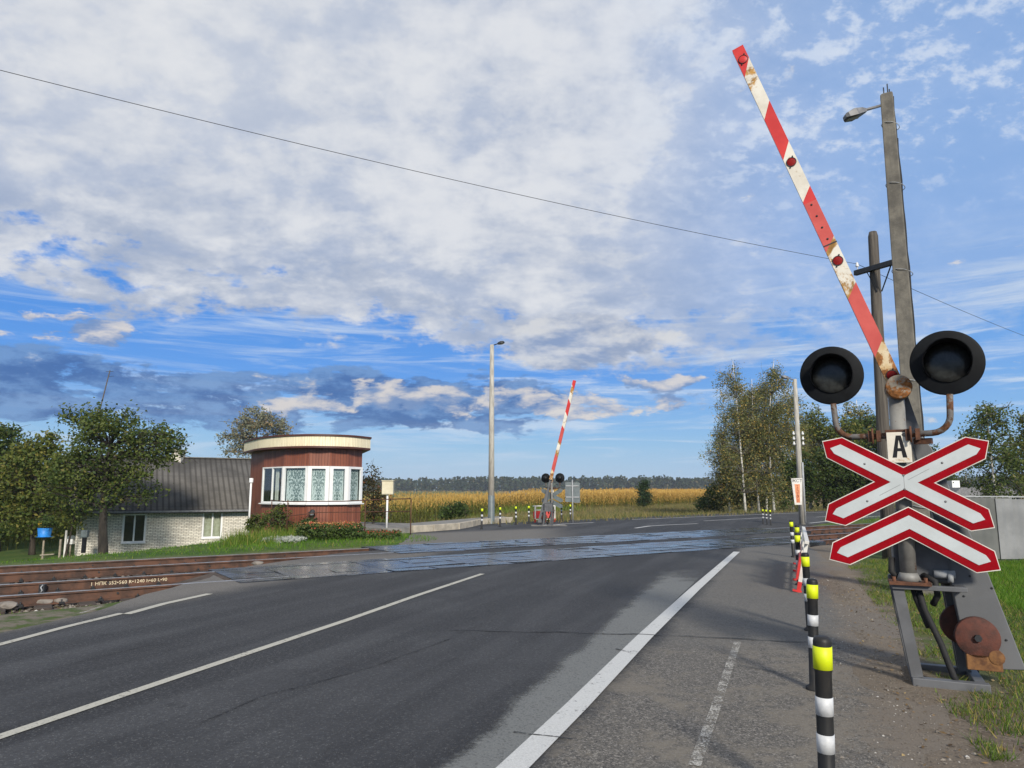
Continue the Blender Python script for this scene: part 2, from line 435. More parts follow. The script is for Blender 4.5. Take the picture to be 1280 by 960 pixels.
# ---- road surfaces
def road_coords(T):
    P = T.pos(); X, Y, Z = T.sep(P)
    e = (X - 1.66) * 0.930 - (Y - 3.83) * 0.367           # metres right of the bollard row
    return P, X, Y, e
def m_asphalt():
    m, T = newmat('asphalt'); P, X, Y, e = road_coords(T)
    fine = T.noise(P, 70, 4, 0.75); gv1 = T.sep(T.voro(P, 150, 'F1', 'Color'))[0]; gv2 = T.sep(T.voro(P, 62, 'F1', 'Color'))[1]; gv = T.mix(0.5, gv1, gv2); gv = gv1 * 0.5 + gv2 * 0.5
    mid = T.noise(P, 9, 5, 0.6); large = T.noise(P, 0.55, 5, 0.6, 0.4)
    # lengthwise wear: tracks of the wheels run with the road
    along = T.noise(T.comb(e * 1.1, (X * 0.367 + Y * 0.93) * 0.10, 0.0), 1.2, 4, 0.6)
    main = T.mix(fine.ss(0.3, 0.72), (0.017, 0.0175, 0.0195), (0.040, 0.041, 0.044))
    main = T.mix(along.ss(0.42, 0.60) * 0.6, main, (0.062, 0.063, 0.066)); al2 = T.noise(T.comb(e * 0.55, (X * 0.367 + Y * 0.93) * 0.05, 9.0), 1.3, 3, 0.5); main = T.mix(al2.ss(0.50, 0.64) * 0.6, main, (0.014, 0.014, 0.016))
    main = T.mix(large.ss(0.48, 0.68) * 0.5, main, (0.020, 0.020, 0.022)); main = T.mix((mid * 0.5 + large * 0.5).ss(0.42, 0.30) * 0.4, main, (0.055, 0.053, 0.050))
    spot = T.voro(P, 1.3, 'F1', 'Distance').ss(0.16, 0.10) * mid.ss(0.4, 0.6); main = T.mix(spot * 0.5, main, (0.012, 0.012, 0.013))
    main = T.mix(gv.ss(0.74, 0.90) * 0.45, main, (0.20, 0.20, 0.195)); main = T.mix(gv.ss(0.26, 0.10) * 0.6, main, (0.018, 0.018, 0.02))
    patch = T.noise(T.comb(X * 0.8, Y * 0.8, 3.0), 0.5, 2, 0.5).ss(0.50, 0.52); main = T.mix(patch * 0.22, main, (0.022, 0.022, 0.025))
    # right-hand shoulder: older, sandier, stony
    pn = T.noise(P, 0.9, 6, 0.62, 0.5)
    sh = T.mix(fine.ss(0.32, 0.68), (0.066, 0.060, 0.052), (0.150, 0.138, 0.120))
    sh = T.mix(gv.ss(0.66, 0.85) * 0.8, sh, (0.30, 0.275, 0.24))
    sh = T.mix(gv.ss(0.36, 0.15) * 0.85, sh, (0.022, 0.021, 0.021))
    sand = (pn + (mid - 0.5) * 0.45).ss(0.44, 0.62) * (1.0 - Y.ss(7.2, 8.6) * 0.6)
    sh = T.mix(sand * 0.78, sh, T.mix(fine, (0.125, 0.108, 0.085), (0.215, 0.19, 0.152)))
    sh = T.mix(Y.ss(7.4, 8.4) * 0.55, sh, T.mix(mid, (0.080, 0.077, 0.070), (0.14, 0.134, 0.122)))
    # where the shoulder begins: beside the white edge line
    line_e = T.val(0.0) - 1.72 - (X * 0.367 + Y * 0.93 - 4.0) * 0.012
    k = (e + (mid - 0.5) * 0.15 + (pn - 0.5) * 0.35 + 1.66).ss(-0.12, 0.16)
    d = X * -0.563 + Y * 0.826
    k = k * (1.0 - d.ss(12.8, 14.6) * 0.8)
    col = T.mix(k, main, sh)
    # dirt washed over the outer edges
    od = ((e - 0.14) + (pn - 0.5) * 0.9 + (mid - 0.5) * 0.6 + (fine - 0.5) * 0.3).ss(0.0, 0.34) * (1.0 - d.ss(10.5, 13))
    col = T.mix(od * 0.85, col, T.mix(fine, (0.100, 0.081, 0.062), (0.205, 0.172, 0.134)))
    lf = (1.0 - (e + 8.6 + (pn - 0.5) * 1.2).ss(-0.9, 0.2)) * (1.0 - d.ss(16, 19))
    col = T.mix(lf * 0.8, col, T.mix(gv, (0.10, 0.092, 0.08), (0.22, 0.20, 0.175)))
    far = d.ss(18.8, 19.8) * (1.0 - d.ss(24, 25.5)) * (1.0 - X.ss(0.5, 3.0))
    col = T.mix(far * 0.75, col, T.mix(fine, (0.13, 0.12, 0.105), (0.20, 0.185, 0.16)))
    rg = T.noise(P, 30, 3).ss(0.3, 0.7, 0.72, 0.92)
    h = fine * 0.6 + gv * 0.5 + mid * 0.5
    setp(T, col=col, rough=rg, spec=0.35, normal=T.bump(h, 0.55, 0.012)); return m
M['asphalt'] = m_asphalt()
def m_line(name, c, wear, sc=1.0, base=None):
    m, T = newmat(name); P = T.pos()
    n = T.noise(P, 26 * sc, 6, 0.7); n2 = T.noise(P, 2.2 * sc, 4, 0.6)
    cov = (n * 0.65 + n2 * 0.35).ss(wear - 0.05, wear + 0.07)
    fine = T.noise(P, 90, 3, 0.7)
    col = T.mix(fine.ss(0.25, 0.75), tuple(v * 0.72 for v in c), c)
    setp(T, col=col, rough=0.7, alpha=cov, normal=T.bump(fine, 0.3, 0.008)); return m
M['line_white'] = m_line('road_paint', (0.55, 0.55, 0.53), 0.37)
M['line_cream'] = m_line('road_paint_cream', (0.46, 0.44, 0.37), 0.38)
M['line_worn'] = m_line('road_paint_worn', (0.44, 0.42, 0.375), 0.505, 2.6)
def m_ghost():
    m, T = newmat('road_paint_ghost'); P = T.pos(); u, v, _ = T.sep(T.coord('UV'))
    n = T.noise(P, 30, 5, 0.7); n2 = T.noise(P, 1.6, 5, 0.6)
    cov = u.ss(0.0, 0.62) * (1.0 - v.ss(0.62, 1.0)) * 0.95
    cov = (cov + (n - 0.5) * 0.9 + (n2 - 0.5) * 1.1).ss(0.12, 0.72) * 0.85
    f = T.noise(P, 95, 3, 0.7); gv = T.sep(T.voro(P, 70, 'F1', 'Color'))[0]
    col = T.mix(f.ss(0.3, 0.7), (0.120, 0.124, 0.120), (0.195, 0.20, 0.192)); col = T.mix(gv.gt(0.9) * 0.6, col, (0.07, 0.07, 0.07))
    setp(T, col=col, rough=0.85, alpha=cov); return m
M['line_ghost'] = m_ghost()
M['crack'] = m_line('road_crack', (0.022, 0.021, 0.020), 0.47, 1.2)
def m_deck():
    m, T = newmat('deck_plate'); P = T.pos(); X, Y, Z = T.sep(P)
    s = X * 0.826 + Y * 0.563; d = X * -0.563 + Y * 0.826
    a = ((s + d) * 11.0).fr(); b = ((s - d) * 11.0).fr()
    chk = ((a - 0.5).abs() - 0.25).ss(-0.06, 0.06) * ((b - 0.5).abs() - 0.25).ss(-0.06, 0.06)
    n = T.noise(P, 1.6, 5, 0.6); f = T.noise(P, 40, 3)
    col = T.mix(n.ss(0.35, 0.65), (0.022, 0.026, 0.033), (0.055, 0.063, 0.078))
    col = T.mix(chk * 0.6, col, (0.03, 0.031, 0.034))
    setp(T, col=col, rough=n.ss(0.3, 0.7, 0.12, 0.34), metal=0.3, spec=1.0, normal=T.bump(chk + f * 0.3, 0.35, 0.01)); return m
M['deck'] = m_deck()
def m_ground():
    m, T = newmat('ground'); P, X, Y, e = road_coords(T)
    d = X * -0.563 + Y * 0.826
    n1 = T.noise(P, 0.35, 6, 0.6, 0.4); n2 = T.noise(P, 3.0, 6, 0.65, 0.3); n3 = T.noise(P, 42, 4, 0.7)
    gv = T.sep(T.voro(P, 120, 'F1', 'Color'))[0]
    grass = T.mix(n2.ss(0.3, 0.7), (0.034, 0.062, 0.013), (0.075, 0.115, 0.026))
    grass = T.mix(n1.ss(0.45, 0.7) * 0.7, grass, (0.12, 0.115, 0.040))
    grass = T.mix(n3.ss(0.3, 0.75) * 0.5, grass, (0.03, 0.045, 0.012))
    dirt = T.mix(n3.ss(0.25, 0.75), (0.098, 0.076, 0.056), (0.205, 0.168, 0.128))
    dirt = T.mix(n2.ss(0.4, 0.7) * 0.6, dirt, (0.088, 0.064, 0.045))
    dirt = T.mix(gv.gt(0.975), dirt, (0.30, 0.26, 0.21))
    sandc = T.mix(n3.ss(0.3, 0.7), (0.19, 0.155, 0.115), (0.30, 0.25, 0.19))
    # right of the path: sandy edge, then patchy turf; bare earth close by
    sandm = (1.0 - (e - 0.75 + (n2 - 0.5) * 0.5).ss(-0.10, 0.22)) * Y.ss(6.5, 9.0)
    turf = (e - 0.95 + (n2 - 0.5) * 1.3 + (n1 - 0.5) * 0.8).ss(-0.12, 0.40) * Y.ss(5.4, 7.2)
    turf = turf.mx((e - 2.2 + (n2 - 0.5) * 2.0).ss(-0.3, 0.5) * Y.ss(4.5, 6.0))
    cr = T.mix(turf, dirt, grass); cr = T.mix(sandm * 0.9, cr, sandc)
    nearm = 1.0 - (e + (n2 - 0.5) * 0.9 + (n3 - 0.5) * 0.5).ss(0.50, 1.15)
    cr = T.mix(nearm * 0.85, cr, T.mix(n3, (0.100, 0.081, 0.062), (0.205, 0.172, 0.134)))
    # between road and rails on the left: dusty verge
    vg = T.mix((n2 + (n1 - 0.5) * 0.6).ss(0.42, 0.6), T.mix(n3, (0.12, 0.10, 0.075), (0.22, 0.19, 0.15)), grass)
    # ballast
    bl = T.mix(gv.ss(0.1, 0.9), (0.055, 0.038, 0.028), (0.17, 0.13, 0.10))
    bl = T.mix(n2.ss(0.5, 0.7) * 0.5, bl, (0.05, 0.03, 0.022))
    lawn = T.mix((n1 * 0.6 + n2 * 0.4).ss(0.42, 0.62), (0.040, 0.085, 0.014), (0.095, 0.125, 0.030))
    lawn = T.mix(n3.ss(0.4, 0.8) * 0.4, lawn, (0.03, 0.05, 0.012))
    dry = T.mix(n2.ss(0.35, 0.65), (0.10, 0.115, 0.035), (0.20, 0.165, 0.060))
    soil = T.mix(n2, (0.10, 0.075, 0.03), (0.20, 0.15, 0.06))
    left = 1.0 - X.ss(-1.0, 1.0)
    base = T.mix(left * (1.0 - d.ss(12.6, 13.0)), cr, vg)
    trk = d.ss(12.6, 13.1) * (1.0 - d.ss(20.2, 20.8))
    base = T.mix(trk, base, bl)
    base = T.mix(d.ss(20.2, 20.8), base, lawn)
    base = T.mix(d.ss(27.0, 30.0) * X.ss(-8.0, -4.0), base, dry)
    base = T.mix((d - X * 0.12).ss(48.0, 56.0) * X.ss(-16, -9), base, soil)
    setp(T, col=base, rough=0.95, spec=0.2, normal=T.bump(n3 + n2 * 2.5 + T.noise(P, 13, 5, 0.7) * 1.2 + gv * 0.5, 0.5, 0.022)); return m
M['ground'] = m_ground()

# ---- foliage
def m_leaf(name, a, b, c=None, trans=0.35, sc=0.5, cf=0.15):
    m, T = newmat(name); P = T.coord('Object')
    r = T.geo('Random Per Island'); n = T.noise(P, sc, 3, 0.6)
    col = T.mix((n * 0.6 + r * 0.4).ss(0.3, 0.7), a, b)
    if c: col = T.mix(((r * 7.31).fr()).gt(1.0 - cf), col, c)
    n_ = m.node_tree.nodes
    df = T.new('ShaderNodeBsdfPrincipled'); T.put(col, df.inputs['Base Color']); df.inputs['Roughness'].default_value = 0.6; df.inputs['Specular IOR Level'].default_value = 0.25
    tr = T.new('ShaderNodeBsdfTranslucent'); T.put(col, tr.inputs['Color'])
    mx = T.new('ShaderNodeMixShader'); mx.inputs[0].default_value = trans
    T.links.new(df.outputs[0], mx.inputs[1]); T.links.new(tr.outputs[0], mx.inputs[2]); T.links.new(mx.outputs[0], T.out.inputs[0])
    n_.remove(T.bsdf); return m
M['leaf_apple'] = m_leaf('leaf_apple', (0.041, 0.073, 0.016), (0.121, 0.148, 0.032), (0.161, 0.149, 0.040), cf=0.06)
M['leaf_dark'] = m_leaf('leaf_dark', (0.027, 0.055, 0.014), (0.085, 0.121, 0.026), (0.135, 0.135, 0.033), cf=0.06)
M['leaf_olive'] = m_leaf('leaf_olive', (0.054, 0.086, 0.016), (0.149, 0.162, 0.032), (0.203, 0.177, 0.038), cf=0.10)
M['leaf_birch'] = m_leaf('leaf_birch', (0.087, 0.108, 0.036), (0.217, 0.219, 0.083), (0.455, 0.312, 0.081), cf=0.16)
M['leaf_pale'] = m_leaf('leaf_pale', (0.138, 0.147, 0.092), (0.276, 0.276, 0.184), (0.331, 0.221, 0.110), cf=0.12)
M['leaf_russet'] = m_leaf('leaf_russet', (0.042, 0.048, 0.020), (0.098, 0.084, 0.031), (0.224, 0.084, 0.035), cf=0.12)
M['leaf_bush'] = m_leaf('leaf_bush', (0.035, 0.066, 0.018), (0.086, 0.129, 0.031), cf=0.0)
M['leaf_conifer'] = m_leaf('leaf_conifer', (0.015, 0.036, 0.015), (0.045, 0.078, 0.027), sc=1.5)
M['leaf_silver'] = m_leaf('leaf_silver', (0.30, 0.33, 0.28), (0.45, 0.47, 0.42), sc=3)
M['petal'] = m_leaf('petal', (0.36, 0.15, 0.04), (0.42, 0.27, 0.12), (0.42, 0.08, 0.05), 0.2, 4, 0.25)
M['petal_red'] = m_leaf('petal_red', (0.5, 0.03, 0.03), (0.55, 0.10, 0.08), None, 0.2, 4)
M['grass'] = m_leaf('grass_blade', (0.066, 0.125, 0.013), (0.146, 0.217, 0.027), (0.333, 0.276, 0.074), 0.35, 0.7, 0.12)
M['grass_bright'] = m_leaf('grass_bright', (0.066, 0.154, 0.010), (0.133, 0.243, 0.022), (0.264, 0.256, 0.062), 0.4, 0.7, 0.06)
M['grass_dry'] = m_leaf('grass_dry', (0.13, 0.13, 0.040), (0.26, 0.20, 0.075), (0.08, 0.11, 0.03), 0.3, 0.4, 0.25)
def m_maize():
    m, T = newmat('maize_leaf'); P = T.pos(); X, Y, Z = T.sep(P); r = T.geo('Random Per Island')
    n = T.noise(P, 0.25, 3, 0.6)
    k = ((Z + 0.6) / 2.3 + (r - 0.5) * 0.55 + (n - 0.5) * 0.6).ss(0.10, 0.56)
    g = T.mix(r, (0.075, 0.105, 0.020), (0.17, 0.165, 0.04)); yv = T.mix((r * 5.7).fr(), (0.34, 0.19, 0.045), (0.62, 0.42, 0.13))
    df = T.new('ShaderNodeBsdfDiffuse'); col = T.mix(k, g, yv); T.put(col, df.inputs[0])
    tr = T.new('ShaderNodeBsdfTranslucent'); T.put(col, tr.inputs['Color'])
    mx = T.new('ShaderNodeMixShader'); mx.inputs[0].default_value = 0.3
    T.links.new(df.outputs[0], mx.inputs[1]); T.links.new(tr.outputs[0], mx.inputs[2]); T.links.new(mx.outputs[0], T.out.inputs[0])
    m.node_tree.nodes.remove(T.bsdf); return m
M['maize'] = m_maize()
def m_bark(name, a, b, sc=6):
    m, T = newmat(name); c = T.coord('Object'); n = T.noise(T.scale(c, (1, 1, 0.3)), sc, 6, 0.65)
    setp(T, col=T.mix(n.ss(0.3, 0.7), a, b), rough=0.95, spec=0.2, normal=T.bump(n, 0.5, 0.03)); return m
M['bark'] = m_bark('bark', (0.022, 0.018, 0.014), (0.075, 0.062, 0.05))
M['bark_grey'] = m_bark('bark_grey', (0.06, 0.055, 0.048), (0.15, 0.14, 0.12))
def m_birch():
    m, T = newmat('bark_birch'); c = T.coord('Object'); x_, y_, z_ = T.sep(c)
    n = T.noise(T.scale(c, (2.0, 2.0, 5.0)), 1.3, 6, 0.65)
    n2 = T.noise(T.scale(c, (1.0, 1.0, 0.5)), 1.1, 3)
    dark = (n + (n2 - 0.5) * 0.3).ss(0.56, 0.64)
    setp(T, col=T.mix(dark, (0.58, 0.56, 0.52), (0.05, 0.045, 0.04)), rough=0.85); return m
M['bark_birch'] = m_birch()
def m_apple_bark():
    m, T = newmat('bark_limed'); c = T.coord('Object'); x_, y_, z_ = T.sep(c)
    n = T.noise(T.scale(c, (1, 1, 0.3)), 6, 6, 0.65)
    b = T.mix(n.ss(0.3, 0.7), (0.012, 0.010, 0.008), (0.040, 0.033, 0.026))
    w_ = (z_ + (n - 0.5) * 0.2).ss(0.62, 0.52)
    setp(T, col=T.mix(w_ * n.ss(0.2, 0.4, 0.75, 1.0), b, (0.42, 0.40, 0.34)), rough=0.95); return m
M['bark_limed'] = m_apple_bark()

# ---- buildings
def m_cladding():
    m, T = newmat('brown_cladding'); c = T.coord('UV'); u, v, _ = T.sep(c); P = T.pos()
    bi = (u / 0.115).fl(); q = (u / 0.115).fr()
    groove = (q - 0.5).abs().ss(0.40, 0.47)
    rnd = T.noise(T.comb(bi * 3.17, 0.0, 0.0), 1.0, 0)
    st = T.noise(T.comb(u * 30.0, v * 0.7, 0.0), 1.0, 4, 0.6)
    col = T.mix((rnd * 0.55 + st * 0.45).ss(0.35, 0.65), (0.150, 0.045, 0.024), (0.250, 0.082, 0.044))
    col = T.mix((rnd.ss(0.6, 0.72)) * 0.35, col, (0.32, 0.12, 0.07))
    col = T.mix(groove * 0.75, col, (0.04, 0.012, 0.008))
    setp(T, col=col, rough=0.45, normal=T.bump(1.0 - groove, 0.6, 0.012)); return m
M['cladding'] = m_cladding()
def m_fascia():
    m, T = newmat('cream_fascia'); c = T.coord('UV'); u, v, _ = T.sep(c)
    q = (u / 0.10).fr(); groove = (q - 0.5).abs().ss(0.41, 0.47)
    rnd = T.noise(T.comb((u / 0.10).fl() * 2.7, 0.0, 0.0), 1.0, 0)
    st = T.noise(T.comb(u * 9.0, v * 2.0, 0.0), 1.0, 4, 0.65)
    col = T.mix(rnd, (0.70, 0.61, 0.40), (0.80, 0.72, 0.52)); col = T.mix(st.ss(0.52, 0.75) * 0.6, col, (0.42, 0.32, 0.17))
    col = T.mix(groove * 0.6, col, (0.25, 0.19, 0.10))
    setp(T, col=col, rough=0.6); return m
M['fascia'] = m_fascia()
M['brown_trim'] = simple('brown_trim', (0.085, 0.030, 0.020), None, 5, 0.5)
def m_brick():
    m, T = newmat('white_brick'); c = T.coord('UV')
    n = T.new('ShaderNodeTexBrick'); T.put(c, n.inputs['Vector']); n.inputs['Scale'].default_value = 1.0
    n.inputs['Brick Width'].default_value = 0.26; n.inputs['Row Height'].default_value = 0.085; n.inputs['Mortar Size'].default_value = 0.011
    n.inputs['Mortar Smooth'].default_value = 0.1; n.inputs['Bias'].default_value = 0.0
    n.inputs['Color1'].default_value = (0.74, 0.70, 0.60, 1); n.inputs['Color2'].default_value = (0.54, 0.50, 0.42, 1); n.inputs['Mortar'].default_value = (0.14, 0.125, 0.11, 1)
    P = T.pos(); g = T.noise(P, 1.1, 5, 0.6)
    col = T.mix(g.ss(0.5, 0.75) * 0.5, Sk(T, n.outputs['Color']), (0.25, 0.22, 0.18))
    setp(T, col=col, rough=0.85, normal=T.bump(1.0 - Sk(T, n.outputs['Fac']), 0.5, 0.012)); return m
M['brick'] = m_brick()
def m_slate():
    m, T = newmat('corrugated_slate'); c = T.coord('UV'); u, v, _ = T.sep(c); P = T.pos()
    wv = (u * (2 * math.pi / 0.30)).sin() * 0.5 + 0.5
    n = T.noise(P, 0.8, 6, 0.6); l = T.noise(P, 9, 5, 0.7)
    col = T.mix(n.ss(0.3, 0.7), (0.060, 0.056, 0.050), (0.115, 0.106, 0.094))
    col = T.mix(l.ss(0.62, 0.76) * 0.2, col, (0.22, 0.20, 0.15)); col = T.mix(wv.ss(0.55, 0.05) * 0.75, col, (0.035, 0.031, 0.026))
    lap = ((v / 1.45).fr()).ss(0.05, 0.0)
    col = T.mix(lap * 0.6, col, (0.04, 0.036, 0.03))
    setp(T, col=col, rough=0.95); return m
M['slate'] = m_slate()
def m_glass():
    m, T = newmat('window_glass')
    gl = T.new('ShaderNodeBsdfGlossy'); gl.inputs['Roughness'].default_value = 0.03; gl.inputs['Color'].default_value = (0.9, 0.95, 1, 1)
    tr = T.new('ShaderNodeBsdfTransparent'); tr.inputs['Color'].default_value = (0.80, 0.86, 0.86, 1)
    lw = T.new('ShaderNodeLayerWeight'); lw.inputs['Blend'].default_value = 0.5
    k = (Sk(T, lw.outputs['Facing']).pw(4.0) * 0.9 + 0.07).cl()
    mx = T.new('ShaderNodeMixShader'); T.put(k, mx.inputs[0])
    T.links.new(tr.outputs[0], mx.inputs[1]); T.links.new(gl.outputs[0], mx.inputs[2]); T.links.new(mx.outputs[0], T.out.inputs[0])
    m.node_tree.nodes.remove(T.bsdf); return m
M['glass'] = m_glass()
def m_lace():
    m, T = newmat('lace_curtain'); c = T.coord('UV'); u, v, _ = T.sep(c)
    p = T.comb(((u - 0.5).abs()) * 5.0, v * 7.0, 0.0)
    a = T.voro(p, 1.7, 'DISTANCE_TO_EDGE', 'Distance'); n = T.noise(p, 2.6, 4, 0.6, 0.8)
    lace = (n - a * 0.3 + (((u - 0.5).abs()) - 0.05) * (1.0 - v) * 0.45).ss(0.46, 0.53)
    col = T.mix(lace, (0.15, 0.195, 0.185), (0.60, 0.64, 0.62))
    setp(T, col=col, rough=0.9); return m
M['lace'] = m_lace()

M['litter'] = m_leaf('leaf_litter', (0.10, 0.060, 0.028), (0.22, 0.145, 0.06), (0.30, 0.22, 0.10), 0.1, 3, 0.2)
M['gravel'] = m_leaf('gravel', (0.09, 0.075, 0.060), (0.21, 0.185, 0.155), (0.42, 0.40, 0.37), 0.0, 3, 0.06)
# ================================================================ terrain
def sst(a, b, x):
    t = np.clip((x - a) / (b - a), 0, 1); return t * t * (3 - 2 * t)
def vnoise(x, y, seed=0):
    """cheap smooth value noise, numpy"""
    xi = np.floor(x).astype(np.int64); yi = np.floor(y).astype(np.int64); xf = x - xi; yf = y - yi
    def h(a, b):
        n = (a * 374761393 + b * 668265263 + seed * 974711) & 0x7fffffff
        n = ((n ^ (n >> 13)) * 1274126177) & 0x7fffffff
        return ((n ^ (n >> 16)) & 0xffff) / 65535.0
    u = xf * xf * (3 - 2 * xf); v = yf * yf * (3 - 2 * yf)
    return (h(xi, yi) * (1 - u) + h(xi + 1, yi) * u) * (1 - v) + (h(xi, yi + 1) * (1 - u) + h(xi + 1, yi + 1) * u) * v
def hgt(x, y):
    x = np.asarray(x, float); y = np.asarray(y, float)
    d = x * TN.x + y * TN.y; s = x * TD.x + y * TD.y
    e = (x - 1.66) * 0.930 - (y - 3.83) * 0.367
    n = (vnoise(x * 0.9, y * 0.9, 1) - 0.5) + 0.5 * (vnoise(x * 2.7, y * 2.7, 2) - 0.5) + 0.25 * (vnoise(x * 6, y * 6, 3) - 0.5)
    z = -0.02 + n * 0.05 - 0.012
    # the verge laps unevenly over the edge of the path
    rg_ = sst(-0.25, 0.1, e) * (1 - sst(2.2, 3.5, e)) * (d < 12.6)
    z = z * (1 - rg_) + rg_ * (np.clip((e - 0.42) * 0.07, -0.05, 0.006) + n * 0.04)
    # ballast trench of the rails
    tr = sst(12.5, 13.2, d) * (1 - sst(20.0, 20.9, d)); z = z - 0.19 * tr
    z = z - 0.07 * sst(-9.0, -11.0, e) * (1 - tr) * (d < 13.5)
    # falls away to the cottage garden
    left = 1 - sst(-12.0, -8.2, x - 0.18 * (y - 29))
    a_ = x / np.maximum(y, 1.0); wl_ = 1 - sst(-0.46, -0.34, a_)
    z = z - 2.05 * left * (sst(19.9, 31.5, d) * wl_ + sst(21.3, 38.0, d) * (1 - wl_))
    z = z - 0.9 * sst(30, 38, y) * (1 - left) * (1 - sst(-9, -3, x)) 
    # fields beyond
    fl = sst(31.0, 44.0, d) * (1 - left) * sst(-9, -3, x)
    z = z - 0.60 * fl
    z = z + 0.9 * sst(60, 90, y) * left
    return z
def axis(lo, hi, step, far_lo, far_hi, g=1.16):
    a = list(np.arange(lo, hi + 1e-6, step)); st = step; p = a[-1]
    while p < far_hi: st *= g; p += st; a.append(p)
    st = step; p = a[0]
    while p > far_lo: st *= g; p -= st; a.insert(0, p)
    return np.array(a)
gx = axis(-26, 16, 0.2, -2600, 2600); gy = axis(1, 34, 0.2, -60, 3200)
XX, YY = np.meshgrid(gx, gy); ZZ = hgt(XX, YY)
nx, ny = len(gx), len(gy)
idx = np.arange(nx * ny).reshape(ny, nx)
Fq = np.stack([idx[:-1, :-1], idx[:-1, 1:], idx[1:, 1:], idx[1:, :-1]], -1).reshape(-1, 4)
g = np_mesh('ground', np.stack([XX, YY, ZZ], -1).reshape(-1, 3), Fq, M['ground'], smooth=True)
tag(g, kind='structure')
def hz(x, y): return float(hgt(x, y))

# ================================================================ road
def bl_pt(L, e):   # along the bollard row, e metres to its right
    return Vector((1.66 + L * 0.367 + e * 0.93, 3.83 + L * 0.93 - e * 0.367, 0))
left_edge = [Vector((-16.5, -9, 0)), Vector((-10.5, 2.0, 0)), G(0, 791), G(60, 778), G(120, 764), G(180, 743), G(225, 731.5), G(262, 722), G(285, 712), G(330, 705), G(420, 692), G(470, 688),
             G(487, 684), G(505, 677), G(515, 666), G(560, 661), G(600, 655), G(650, 652.5), G(720, 650), G(800, 646), G(900, 641.8), G(1030, 638.2)]
far_end = G(1030, 638.2) + TD * 140
near_far = G(1085, 648) + TD * 120
right_edge = [near_far, G(1085, 648), G(1012, 655.5), G(1003, 660), G(1003, 668), G(1006, 676), G(1010, 683), bl_pt(9.5, 1.0), bl_pt(6, 1.0), bl_pt(3, 0.9), bl_pt(1, 0.72), bl_pt(-3, 0.7), bl_pt(-14, 0.7)]
rnd = random.Random(4)
def rough_poly(P, amp, step=0.35, maxd=40):
    out = []
    for a, b in zip(P, P[1:] + P[:1]):
        n = max(1, int((b - a).length / step)) if (a.length < maxd and b.length < maxd) else 1
        dirv = (b - a).normalized(); nrm = Vector((-dirv.y, dirv.x, 0))
        for k in range(n):
            p = a.lerp(b, k / n)
            if k: p = p + nrm * rnd.gauss(0, amp)
            out.append(p)
    return out
poly = rough_poly(left_edge + [far_end] + right_edge, 0.035)
def sheet(name, P, mat, z=0.0, thick=0.0, kind='structure'):
    bm = bmesh.new(); vs = [bm.verts.new((p.x, p.y, z)) for p in P]
    f = bm.faces.new(vs)
    if f.normal.z < 0: f.normal_flip()
    bm.normal_update()
    if thick:
        r = bmesh.ops.extrude_face_region(bm, geom=[f]);
        top = [v for v in r['geom'] if isinstance(v, bmesh.types.BMVert)]
        if f.is_valid: bmesh.ops.delete(bm, geom=[f], context='FACES_ONLY')
        for v in vs: v.co.z = z - thick
    bmesh.ops.triangulate(bm, faces=[q for q in bm.faces if len(q.verts) > 4])
    bmesh.ops.recalc_face_normals(bm, faces=bm.faces)
    me = bpy.data.meshes.new(name); bm.to_mesh(me); bm.free(); me.materials.append(mat)
    o = bpy.data.objects.new(name, me); COL.objects.link(o); tag(o, kind=kind); return o
sheet('road', poly, M['asphalt'], 0.0, 0.35)
def strip(name, pts, w, mat, z=0.004):
    pts = [Vector((p.x, p.y, 0)) for p in pts]
    Lp = []; Rp = []
    for i, p in enumerate(pts):
        a = (pts[min(i + 1, len(pts) - 1)] - pts[max(i - 1, 0)]).normalized(); n = Vector((-a.y, a.x, 0))
        ww = w if not hasattr(w, '__len__') else w[i]
        Lp.append(p + n * ww / 2); Rp.append(p - n * ww / 2)
    m = MB(); n = len(pts)
    m.add([(p.x, p.y, z) for p in Lp] + [(p.x, p.y, z) for p in Rp], [(i, n + i, n + i + 1, i + 1) for i in range(n - 1)])
    return tag(m.build(name, mat), kind='structure')
def dense(pts, step=0.5):
    out = []
    for a, b in zip(pts, pts[1:]):
        n = max(1, int((b - a).length / step)); out += [a.lerp(b, k / n) for k in range(n)]
    return out + [pts[-1]]
rl = [G(520, 1075), G(642, 960), G(720, 884), G(805, 797), G(868, 737), G(921, 690)]
strip('road_marking', dense(rl), [0.185 - 0.0007 * k for k in range(len(dense(rl)))], M['line_white'], 0.008)
def gband(A, B):
    A = dense(A, 0.5); n = len(A); Bq = []
    tot = [0]
    for a, b in zip(B, B[1:]): tot.append(tot[-1] + (b - a).length)
    for k in range(n):
        t = tot[-1] * k / (n - 1); i = max(j for j in range(len(B) - 1) if tot[j] <= t + 1e-9); Bq.append(B[i].lerp(B[i + 1], (t - tot[i]) / (tot[i + 1] - tot[i])))
    m = MB(); m.add([(p.x, p.y, 0.004) for p in A] + [(p.x, p.y, 0.004) for p in Bq], [(i, n + i, n + i + 1, i + 1) for i in range(n - 1)])
    o = m.build('road_marking', M['line_ghost']); uv = o.data.uv_layers.new(name='UVMap')
    for p in o.data.polygons:
        for li in p.loop_indices:
            vi = o.data.loops[li].vertex_index; uv.data[li].uv = (0.0 if vi < n else 1.0, (vi % n) / (n - 1))
    return tag(o, kind='structure')
gband([G(380, 1075), G(528, 960), G(640, 862), G(735, 783), G(818, 712), G(845, 696)], [G(510, 1075), G(632, 960), G(712, 884), G(797, 797), G(850, 745), G(890, 708)])
strip('road_marking', dense([G(-420, 1065), G(-180, 984), G(0, 921.5), G(220, 847), G(435, 775), G(520, 745), G(603, 717.5)]), 0.105, M['line_cream'], 0.006)
